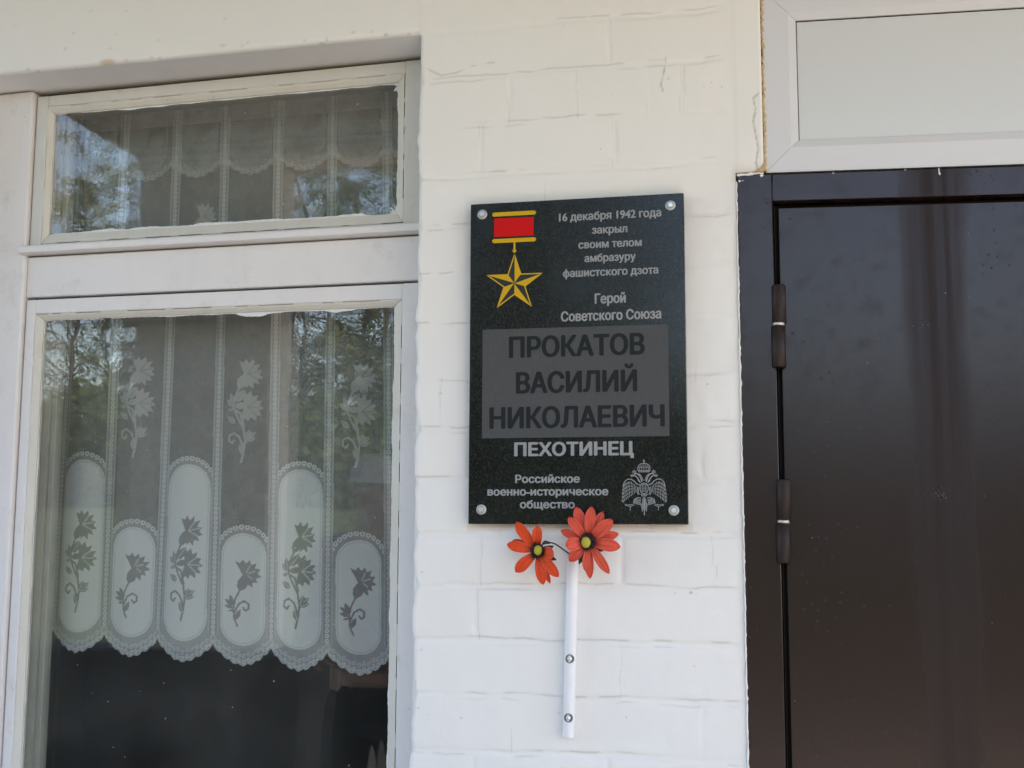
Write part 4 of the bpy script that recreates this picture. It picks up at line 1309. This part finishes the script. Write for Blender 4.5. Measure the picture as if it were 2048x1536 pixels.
def petal(par, c, tip, hw, dy, mat, base=0.010, bend=0.004, seed=0, layer=0.0, notch=0.0):
    """petal from the flower's eye to its tip; tip = (x, z) offset in m, dy < 0 leans to the viewer"""
    rs = random.Random(seed)
    a = Vector((tip[0], 0, tip[1])); L = a.length; u = a.normalized()
    side = Vector((-u.z, 0, u.x))
    nu, nv = 15, 9
    V = []
    for i in range(nu):
        s = i/(nu-1)
        r = base+(L-base)*s
        wv = hw*(0.30+0.70*math.sin(math.pi*min(1, s*0.80+0.06))**0.9)
        tipk = max(0.0, (s-0.70)/0.30)
        wv *= math.sqrt(max(0.0, 1-tipk**2.4))*(1-0.10*tipk)
        wv = max(wv, hw*0.05)
        for j in range(nv):
            t = j/(nv-1)*2-1
            p = c + u*(r-notch*hw*0.0) + side*(t*wv)
            cup = (abs(t)**2)*wv*0.42*(1-0.55*s)
            crease = -0.0012*math.cos(t*math.pi*2.2)*(0.3+s*0.7)
            y = layer + dy*s**1.4 - bend*math.sin(math.pi*s) - cup*0.55 + crease + rs.uniform(-1, 1)*0.0002
            p.y += y
            V.append(p)
    F = [(i*nv+j, i*nv+j+1, (i+1)*nv+j+1, (i+1)*nv+j) for i in range(nu-1) for j in range(nv-1)]
    th = Vector((0, 0.0007, 0))
    n0 = len(V)
    mb = MB()
    V2 = [p+th for p in V]
    rim = []
    top = [j for j in range(nv)]; bot = [(nu-1)*nv+j for j in range(nv)]
    lft = [i*nv for i in range(nu)]; rgt = [i*nv+nv-1 for i in range(nu)]
    FF = F+[tuple(q+n0 for q in reversed(f)) for f in F]
    for e in (top, bot, lft, rgt):
        FF += [(e[k], e[k+1], e[k+1]+n0, e[k]+n0) for k in range(len(e)-1)]
    mb.add(V+V2, FF, 0, True)
    o = mb.build('petal', mat, par, fix=True)
    for k, vals in (('across', [j/(nv-1)*2-1 for i in range(nu) for j in range(nv)]), ('along', [i/(nu-1) for i in range(nu) for j in range(nv)])):
        at = o.data.attributes.new('petal_'+k, 'FLOAT', 'POINT')
        at.data.foreach_set('value', vals*2)
    return o

def flower_eye(par, c, rx, rz, ox, oz, er, tilt):
    rs = random.Random(5)
    mb = MB()                                                   # ring of dark stamens
    for k in range(70):
        a = rs.uniform(0, 2*math.pi); q = math.sqrt(rs.uniform(0.12, 1.0))
        b = c+Vector((math.cos(a)*rx*0.55*q, -0.002, math.sin(a)*rz*0.55*q))
        e = c+Vector((math.cos(a)*rx*q, -0.0065-0.002*rs.random(), math.sin(a)*rz*q))
        mb.tube([b, b.lerp(e, 0.6)+Vector((0, -0.001, 0)), e], [0.0009, 0.0008, 0.0011], 5)
    mb.lathe([(rx*1.0, 0.0), (rx*0.9, 0.0030), (rx*0.4, 0.0046), (0.0001, 0.005)], c+Vector((0, -0.0005, 0)), 'y', 24)
    mb.build('stamen_ring', M_RINGB, par)
    mb = MB()
    bm = bmesh.new(); bmesh.ops.create_uvsphere(bm, u_segments=20, v_segments=12, radius=1.0)
    for v in bm.verts:
        v.co = c+Vector((ox+v.co.x*er*0.86, -0.0075+v.co.y*er*0.55, oz+v.co.z*er))
    mb.bm(bm, 0, True)
    mb.build('flower_eye', M_EYE, par)

K = 0.000192
def make_flower(c, zc, pets, mat, label, eye, seed):
    fl = empty('artificial_flower', c)
    tag(fl, label, 'flower', 'artificial flowers below the plaque')
    for i, (tx, ty, w_, dy, layer, bend) in enumerate(pets):
        petal(fl, Vector(c), ((tx-zc[0])*K, -(ty-zc[1])*K), w_*K, dy, mat, 0.009, bend, seed+i, layer)
    flower_eye(fl, Vector(c), *eye)
    return fl

CR = (0.0264, -0.0500, 1.5292)
fr = make_flower(CR, (1008, 852), [
    (1142, 578, 44, 0.006, 0.0050, 0.003), (893, 535, 54, 0.000, 0.0030, 0.004), (1282, 778, 46, 0.006, 0.0048, 0.003), (748, 750, 42, 0.002, 0.0048, 0.004),
    (832, 1032, 52, -0.004, 0.0040, 0.004), (1018, 1190, 42, 0.004, 0.0048, 0.003), (832, 630, 44, -0.010, 0.0016, 0.005), (1046, 532, 50, -0.006, 0.0014, 0.005),
    (1245, 655, 60, -0.012, 0.0000, 0.006), (1308, 900, 58, -0.006, 0.0018, 0.006), (1207, 1140, 44, -0.010, 0.0018, 0.005), (990, 1118, 34, -0.014, 0.0004, 0.004),
    (815, 888, 60, -0.020, 0.0008, 0.006)], M_PET_R, 'larger red artificial flower over the top of the white tube',
    (0.0150, 0.0178, -0.0030, -0.0014, 0.0098, 0), 50)
CL = (-0.0646, -0.0480, 1.5121)
fl = make_flower(CL, (535, 940), [
    (285, 846, 42, 0.006, 0.0045, 0.003), (645, 1238, 30, 0.004, 0.0050, 0.003), (330, 674, 52, -0.004, 0.0024, 0.006), (545, 706, 48, -0.010, 0.0010, 0.006),
    (247, 880, 50, -0.004, 0.0018, 0.005), (332, 1134, 56, -0.006, 0.0018, 0.006), (594, 1246, 50, -0.006, 0.0012, 0.005), (742, 1172, 50, -0.012, 0.0010, 0.006),
    (716, 975, 64, -0.030, 0.0002, 0.006)], M_PET_L, 'smaller orange red artificial flower hanging left of the white tube',
    (0.0132, 0.0160, 0.0022, 0.0014, 0.0088, 0), 80)
# stems and sepals
def arc(pts, n=18):
    out = []
    P = [Vector(p) for p in pts]
    for i in range(n+1):
        t = i/n*(len(P)-1); k = min(int(t), len(P)-2); f = t-k
        p0, p1, p2, p3 = P[max(k-1, 0)], P[k], P[k+1], P[min(k+2, len(P)-1)]
        out.append(0.5*((2*p1)+(p2-p0)*f+(2*p0-5*p1+4*p2-p3)*f*f+(3*p1-p0-3*p2+p3)*f**3))
    return out
mb = MB()
mb.tube(arc([(CL[0]+0.004, -0.040, CL[2]+0.004), (-0.0560, -0.030, 1.5285), (-0.0470, -0.026, 1.5268), (-0.0380, -0.022, 1.5245), (-0.0230, -0.018, 1.5140), (-0.0095, -0.0125, 1.4990), (-0.0085, -0.0115, 1.45)]), 0.0013, 8)
mb.tube([(-0.0575, -0.034, 1.5245), (-0.0540, -0.030, 1.5275), (-0.0462, -0.026, 1.5262)], [0.0022, 0.0034, 0.0020], 8)
mb.build('stem', M_STEM, fl)
mb = MB()
for a, L_ in ((-0.35, 0.034), (0.45, 0.030), (2.1, 0.026)):
    pts = [(CL[0]+math.cos(a)*q*L_, -0.036+0.004*q, CL[2]-0.004+math.sin(a)*q*L_) for q in (0.1, 0.5, 0.8, 1.0)]
    mb.strip([(p[0], p[2]) for p in pts], [0.010, 0.013, 0.008, 0.001], -0.037)
mb.build('sepal', M_STEM, fl)
mb = MB()
mb.tube(arc([(CR[0]-0.002, -0.042, CR[2]), (0.0130, -0.026, 1.5190), (0.0000, -0.0140, 1.5040), (-0.0070, -0.0110, 1.4900), (-0.0085, -0.0110, 1.44)]), 0.0016, 8)
mb.build('stem', M_STEM, fr)
mb = MB()
for a, L_ in ((-2.0, 0.044), (0.5, 0.03), (-0.6, 0.03)):
    pts = [(CR[0]+math.cos(a)*q*L_, 0, CR[2]+math.sin(a)*q*L_) for q in (0.1, 0.5, 0.8, 1.0)]
    mb.strip([(p[0], p[2]) for p in pts], [0.010, 0.014, 0.010, 0.001], -0.040)
mb.build('sepal', M_STEM, fr)

# ------------------------------------------------------------------ yard behind the viewer (seen only as reflections)
def ground_z(y):
    return 0 if y > -10 else float(np.interp(-y, [10.5, 13, 17, 19.5, 60, 400], [0, 0.35, 1.55, 1.95, 2.3, 2.6]))
def sheet(name, xs, ys, mat, dz=0.0):
    V = [(x, y, ground_z(y)+dz) for y in ys for x in xs]
    nx = len(xs)
    F = [(j*nx+i, j*nx+i+1, (j+1)*nx+i+1, (j+1)*nx+i) for j in range(len(ys)-1) for i in range(nx-1)]
    me = bpy.data.meshes.new(name); me.from_pydata(V, [], F); me.update()
    o = obj(name, me, mat); o['kind'] = 'structure'
    return o
xs = [-400, -120, -60, -40, -30, -20, -10, 0, 10, 20, 40, 120, 400]
M_GRASS = m_ground('spring_grass', (0.022, 0.032, 0.012), (0.044, 0.058, 0.024), 2.5)
sheet('ground', xs, [400, 60, 20, 9, 0, -6, -10.5, -12, -13, -15, -17, -18, -19.5, -25, -30, -40, -60, -120, -400], M_GRASS)
sheet('asphalt_yard', [-30, -15, -8, 0, 8, 15, 30], [-0.1, -3, -6, -8, -10.4], M_PAVE, 0.012)
M_BOUNCE = m_ground('pale_bounce_ground', (0.27, 0.24, 0.195), (0.35, 0.31, 0.255), 14)
sheet('bounce_ground', [-0.9, 0, 3, 7, 12], [-3.12, -4, -5, -6.3], M_BOUNCE, 0.024)  # pale ground added to bounce sunlight up onto the wall and soffit

M_BARK = m_simple('birch_bark', (0.085, 0.08, 0.075), 0.8, var=0.6, scale=3)
M_LEAF = m_leaf('birch_leaf', (0.085, 0.115, 0.034), (0.160, 0.190, 0.065))
M_LEAFD = m_leaf('shrub_leaf', (0.050, 0.074, 0.024), (0.095, 0.122, 0.045))

def leaf_quads(rs, pts, size, out):
    for p in pts:
        n = Vector((rs.gauss(0, 1), rs.gauss(0, 1), rs.gauss(0, 0.6))).normalized()
        a = n.orthogonal().normalized(); b = n.cross(a)
        r = rs.uniform(0, 6.28); a2 = a*math.cos(r)+b*math.sin(r); b2 = n.cross(a2)
        s_ = size*rs.uniform(0.6, 1.3)
        q = len(out[0])
        out[0].extend([tuple(p-a2*s_), tuple(p+b2*s_*0.55), tuple(p+a2*s_), tuple(p-b2*s_*0.55)])
        out[1].append((q, q+1, q+2, q+3))

def birch_meshes(seed, H):
    rs = random.Random(seed)
    tb = MB(); leaves = ([], [])
    trunk = [Vector((0, 0, -0.1))]
    for i in range(1, 11):
        trunk.append(Vector((rs.gauss(0, 0.10)*i*0.35, rs.gauss(0, 0.10)*i*0.35, H*i/10)))
    tb.tube(trunk, [0.095*(1-i/11)+0.010 for i in range(11)], 8)
    for k in range(74):
        f = rs.uniform(0.16, 0.98)
        i = min(int(f*10), 9); p0 = trunk[i].lerp(trunk[i+1], f*10-i)
        az = rs.uniform(0, 6.283); L = H*(0.20*(1-f)+0.07)*rs.uniform(0.8, 1.25)
        d = Vector((math.cos(az), math.sin(az), 0.95))
        P = [p0]
        for q in range(1, 6):
            t_ = q/5
            P.append(p0+Vector((d.x*L*t_, d.y*L*t_, d.z*L*(t_-0.55*t_*t_)))+Vector((rs.gauss(0, 0.06), rs.gauss(0, 0.06), rs.gauss(0, 0.05)))*L*0.6)
        r0 = 0.026*(1-f)+0.010
        tb.tube(P, [r0*(1-q/6) for q in range(6)], 5)
        for w_ in range(10):
            t_ = rs.uniform(0.3, 1.0); q = min(int(t_*5), 4); b = P[q].lerp(P[q+1], t_*5-q)
            e = b+Vector((rs.gauss(0, 0.30), rs.gauss(0, 0.30), rs.uniform(-0.55, 0.25)))
            tb.tube([b, b.lerp(e, 0.5)+Vector((0, 0, 0.05)), e], [0.008, 0.006, 0.003], 4, cap=False)
            pts = [b.lerp(e, rs.random())+Vector((rs.gauss(0, 0.11), rs.gauss(0, 0.11), rs.gauss(0, 0.11))) for _ in range(rs.randint(10, 24))]
            leaf_quads(rs, pts, 0.042, leaves)
    m1 = bpy.data.meshes.new('trunk'); m1.from_pydata(tb.v, [], tb.f); m1.update(); m1.polygons.foreach_set('use_smooth', tb.sm); m1.materials.append(M_BARK)
    m2 = bpy.data.meshes.new('crown'); m2.from_pydata(leaves[0], [], leaves[1]); m2.update(); m2.materials.append(M_LEAF)
    return m1, m2
kinds = [birch_meshes(100+i, h) for i, h in enumerate((13.0, 14.5, 12.0))]

rs = random.Random(21)
spots = [(-26.5, -33), (-23.6, -30), (-21.6, -34), (-19.6, -29), (-17.6, -32), (-15.4, -30), (-13.9, -33), (-12.6, -28.5), (-11.4, -31.5), (-10.2, -29.5), (-9.0, -34),
         (-7.4, -30), (-5.6, -33), (-4.0, -35), (-6.6, -27.5), (-4.8, -29), (-3.2, -31), (-8.2, -27), (14.5, -34), (17.5, -31), (21.0, -36), (-29.5, -31), (-33.0, -33), (-15.0, -38), (-11.8, -38), (-20.6, -39), (-8.4, -40)]
for i, (tx, ty) in enumerate(spots):
    root = empty('birch_tree', (tx, ty, ground_z(ty)))
    tag(root, 'tall slender birch in fresh leaf, mirrored in the window glass', 'tree', 'birch trees across the yard')
    rz = rs.uniform(0, 6.28); sc = rs.uniform(0.88, 1.12) * (0.93 if tx < -17 else 1.0)
    root.rotation_euler = (0, 0, rz); root.scale = (sc, sc, sc)
    for nm, me in zip(('trunk', 'crown'), kinds[i % 3]):
        c = bpy.data.objects.new(nm, me); COL.objects.link(c); c.parent = root

def shrub_mesh(seed, H, Wd):
    H *= 1.18
    rs = random.Random(seed); out = ([], [])
    lob = [(Vector((rs.uniform(-1, 1)*Wd*0.6, rs.uniform(-0.6, 0.6)*Wd*0.5, H*rs.uniform(0.22, 0.78))), rs.uniform(0.28, 0.5)*H*0.62) for _ in range(11)]
    pts = []
    for c, r in lob:
        for _ in range(520):
            v = Vector((rs.gauss(0, 1), rs.gauss(0, 1), rs.gauss(0, 1))).normalized()*r*rs.uniform(0.55, 1.08)
            p = c+v
            if p.z > 0.02: pts.append(p)
    leaf_quads(rs, pts, 0.10, out)
    tb = MB()
    for k in range(7):
        c, r = lob[k]
        tb.tube([Vector((c.x*0.2, c.y*0.2, -0.05)), Vector((c.x*0.6, c.y*0.6, c.z*0.5)), c], [0.06, 0.04, 0.012], 6)
    m1 = bpy.data.meshes.new('stem'); m1.from_pydata(tb.v, [], tb.f); m1.update(); m1.materials.append(M_BARK)
    m2 = bpy.data.meshes.new('foliage'); m2.from_pydata(out[0], [], out[1]); m2.update(); m2.materials.append(M_LEAFD)
    return m1, m2
sk = [shrub_mesh(7+i, 3.1, 2.2) for i in range(2)]
for i in range(40):
    sx = -31+(i % 24)*2.0+rs.uniform(-0.4, 0.4); sy = (-25.5 if i < 24 else -28.0)+rs.uniform(-1.0, 1.0)
    if i >= 24: sx = -26+(i-24)*1.7
    root = empty('shrub', (sx, sy, ground_z(sy)-0.75))
    tag(root, 'dark green rounded shrub standing in the hedge row below the birches', 'shrub', 'shrubs in the hedge row')
    root.rotation_euler = (0, 0, rs.uniform(0, 6.28)); s_ = rs.uniform(0.85, 1.15); root.scale = (s_, s_, s_)
    for nm, me in zip(('stem', 'foliage'), sk[i % 2]):
        c = bpy.data.objects.new(nm, me); COL.objects.link(c); c.parent = root

# ------------------------------------------------------------------ the companion standing by the window (a reflection)
def skin(name, verts, edges, rad, mat, parent, sub=2, root=0):
    me = bpy.data.meshes.new(name); me.from_pydata(verts, edges, []); me.update()
    o = bpy.data.objects.new(name, me); COL.objects.link(o)
    md = o.modifiers.new('skin', 'SKIN'); md.use_smooth_shade = True
    for i, r in enumerate(rad):
        r = r if isinstance(r, tuple) else (r, r)
        me.skin_vertices[0].data[i].radius = r
    me.skin_vertices[0].data[root].use_root = True
    o.modifiers.new('sub', 'SUBSURF').levels = sub
    dg = bpy.context.evaluated_depsgraph_get()
    me2 = bpy.data.meshes.new_from_object(o.evaluated_get(dg))
    bpy.data.objects.remove(o); bpy.data.meshes.remove(me)
    me2.name = name
    return obj(name, me2, mat, parent)

PXY = Vector((-1.035, -1.72, 0.12))
per = empty('person', PXY)
tag(per, 'person in a pale cap, red striped dark jacket and black trousers, mirrored in the window', 'person')
M_SKIN = m_simple('skin', (0.52, 0.31, 0.22), 0.5, var=0.06)
M_JACK = None
t = NT('dark_jacket_red_stripes')
wv = t.n('ShaderNodeTexWave'); wv.inputs['Scale'].default_value = 9.0; wv.bands_direction = 'DIAGONAL'; wv.inputs['Distortion'].default_value = 1.5; wv.inputs['Detail'].default_value = 1.0
t.l(t.co, wv.inputs['Vector'])
t.set(base=t.mix(t.ramp(wv.outputs['Fac'], [(0.80, 0.0), (0.88, 1.0)]), (0.018, 0.022, 0.045), (0.50, 0.06, 0.08)), rough=0.85)
M_JACK = t.mat
M_TROU = m_simple('black_trousers', (0.012, 0.012, 0.013), 0.9)
M_CAP = m_simple('pale_cap', (0.86, 0.85, 0.82), 0.8)
M_HAIR = m_simple('brown_hair', (0.06, 0.035, 0.02), 0.7)
M_SHOE = m_simple('dark_shoe', (0.03, 0.028, 0.026), 0.6)
def P(x, y, z): return tuple(PXY+Vector((x, y, z)))
# body: y + is towards the wall
bv, be, br = [], [], []
def addv(p, r, link=None):
    bv.append(P(*p)); br.append(r)
    if link is not None: be.append((link, len(bv)-1))
    return len(bv)-1
pel = addv((0, 0, 0.90), (0.155, 0.11))
wst = addv((0, 0, 1.06), (0.135, 0.095), pel)
chs = addv((0, -0.01, 1.24), (0.150, 0.105), wst)
shc = addv((0, -0.01, 1.36), (0.120, 0.085), chs)
nk = addv((0, 0.005, 1.44), (0.058, 0.058), shc)
hd0 = addv((0, 0.02, 1.50), (0.062, 0.070), nk)
hd1 = addv((0, 0.02, 1.575), (0.076, 0.092), hd0)
hd2 = addv((0, 0.01, 1.645), (0.072, 0.088), hd1)
for sg in (-1, 1):
    hp = addv((sg*0.09, 0, 0.85), (0.095, 0.095), pel)
    kn = addv((sg*0.11, 0.015, 0.46), (0.060, 0.062), hp)
    an = addv((sg*0.125, -0.01, 0.09), (0.042, 0.044), kn)
    ft = addv((sg*0.14, 0.12, 0.045), (0.042, 0.032), an)
    sh = addv((sg*0.185, -0.01, 1.345), (0.062, 0.060), shc)
    el = addv((sg*0.245, -0.02, 1.075), (0.045, 0.045), sh)
    if sg < 0:
        wr = addv((sg*0.17, 0.20, 1.02), (0.028, 0.026), el); d = Vector((0.8, 0.6, 0.05))
    else:
        wr = addv((sg*0.265, 0.05, 0.845), (0.028, 0.026), el); d = Vector((0.05, 0.15, -1))
    d.normalize(); wp = Vector(bv[wr])-PXY
    pm = addv(tuple(wp+d*0.055), (0.036, 0.018), wr)
    lat = Vector((0, 1, 0)).cross(d).normalized() if sg < 0 else Vector((0, 1, 0.1)).normalized()
    curl = Vector((0, -0.5, -0.6)) if sg < 0 else Vector((-0.5, 0.1, 0))
    for q, L_ in enumerate((0.068, 0.076, 0.070, 0.056)):
        b = wp+d*0.098+lat*(0.028-q*0.0185)
        a1 = addv(tuple(b), 0.0095, pm)
        a2 = addv(tuple(b+d*L_*0.5+curl*0.012), 0.0085, a1)
        a3 = addv(tuple(b+d*L_*0.9+curl*0.036), 0.0070, a2)
    b = wp+d*0.03+lat*0.034
    a1 = addv(tuple(b), 0.011, pm); a2 = addv(tuple(b+d*0.03+lat*0.022), 0.0095, a1); a3 = addv(tuple(b+d*0.055+lat*0.026), 0.008, a2)
body = skin('body', bv, be, br, M_SKIN, per, 2)
# face: eyes, nose, mouth, ears as one small mesh of features set into the head
mb = MB()
def ball(c, r, mi):
    bm = bmesh.new(); bmesh.ops.create_uvsphere(bm, u_segments=12, v_segments=8, radius=1.0)
    for v in bm.verts: v.co = Vector(P(*c))+Vector((v.co.x*r[0], v.co.y*r[1], v.co.z*r[2]))
    mb.bm(bm, mi, True)
M_LIP = m_simple('lips', (0.42, 0.15, 0.12), 0.5); M_EYEW = m_simple('eyes', (0.25, 0.22, 0.20), 0.2)
for nm, c, r, m_ in (('nose', (0, 0.112, 1.565), (0.015, 0.020, 0.026), M_SKIN), ('mouth', (0, 0.100, 1.528), (0.024, 0.010, 0.007), M_LIP),
                     ('eye', (-0.032, 0.098, 1.592), (0.013, 0.009, 0.008), M_EYEW), ('eye', (0.032, 0.098, 1.592), (0.013, 0.009, 0.008), M_EYEW),
                     ('ear', (-0.080, 0.01, 1.570), (0.010, 0.022, 0.032), M_SKIN), ('ear', (0.080, 0.01, 1.570), (0.010, 0.022, 0.032), M_SKIN)):
    mb = MB(); ball(c, r, 0); mb.build(nm, m_, body)
jv, je, jr = [], [], []
def addj(p, r, link=None):
    jv.append(P(*p)); jr.append(r)
    if link is not None: je.append((link, len(jv)-1))
    return len(jv)-1
a = addj((0, 0, 0.88), (0.182, 0.132)); b = addj((0, 0, 1.06), (0.168, 0.122), a); c_ = addj((0, -0.01, 1.24), (0.176, 0.128), b); d_ = addj((0, -0.01, 1.365), (0.130, 0.100), c_); e_ = addj((0, 0.0, 1.435), (0.072, 0.072), d_)
for sg in (-1, 1):
    s1 = addj((sg*0.19, -0.01, 1.348), (0.078, 0.075), d_); s2 = addj((sg*0.25, -0.02, 1.075), (0.060, 0.060), s1)
    addj((sg*0.17, 0.20, 1.02) if sg < 0 else (sg*0.265, 0.05, 0.845), (0.042, 0.040), s2)
skin('jacket', jv, je, jr, M_JACK, per, 2)
tv, te, tr_ = [], [], []
def addt(p, r, link=None):
    tv.append(P(*p)); tr_.append(r)
    if link is not None: te.append((link, len(tv)-1))
    return len(tv)-1
a = addt((0, 0, 0.95), (0.165, 0.118)); b = addt((0, 0, 0.86), (0.168, 0.122), a)
for sg in (-1, 1):
    h = addt((sg*0.095, 0, 0.76), (0.100, 0.102), b); k_ = addt((sg*0.112, 0.015, 0.46), (0.074, 0.076), h); addt((sg*0.125, -0.01, 0.07), (0.060, 0.062), k_)
skin('trousers', tv, te, tr_, M_TROU, per, 2)
mb = MB()
for sg in (-1, 1):
    bm = bmesh.new(); bmesh.ops.create_uvsphere(bm, u_segments=14, v_segments=10, radius=1.0)
    for v in bm.verts: v.co = Vector(P(sg*0.135, 0.06, 0.045))+Vector((v.co.x*0.052, v.co.y*0.145, max(v.co.z, -0.9)*0.05))
    mb = MB(); mb.bm(bm, 0, True); mb.build('shoe', M_SHOE, per)
mb = MB()
V = []; F = []
cc = Vector(P(0, 0.012, 1.615))
for i in range(9):
    a = i/8*math.pi/2
    for k in range(24):
        q = k/24*2*math.pi
        V.append(cc+Vector((math.cos(q)*0.092*math.cos(a)**0.8, math.sin(q)*0.108*math.cos(a)**0.8, math.sin(a)*0.085)))
F = [(i*24+k, i*24+(k+1) % 24, (i+1)*24+(k+1) % 24, (i+1)*24+k) for i in range(8) for k in range(24)]
mb.add(V, F, 0, True)
V = []
for k in range(13):
    q = math.pi*(k/12); x = math.cos(q)
    for r_, dz in ((1.0, 0.004), (1.85, -0.022)):
        V.append(cc+Vector((x*0.092*(1 if r_ == 1 else 0.95), math.sin(q)*0.108*r_, dz)))
F = [(2*k, 2*k+2, 2*k+3, 2*k+1) for k in range(12)]
mb.add(V, F, 0, True); mb.add([v+Vector((0, 0, -0.004)) for v in V], [tuple(reversed(f)) for f in F], 0, True)
mb.build('cap', M_CAP, per)
mb = MB()
bm = bmesh.new(); bmesh.ops.create_uvsphere(bm, u_segments=20, v_segments=14, radius=1.0)
for v in bm.verts:
    v.co = Vector(P(0, -0.022, 1.575))+Vector((v.co.x*0.088, v.co.y*0.088, v.co.z*0.10))
mb.bm(bm, 0, True)
mb.build('hair', M_HAIR, per)
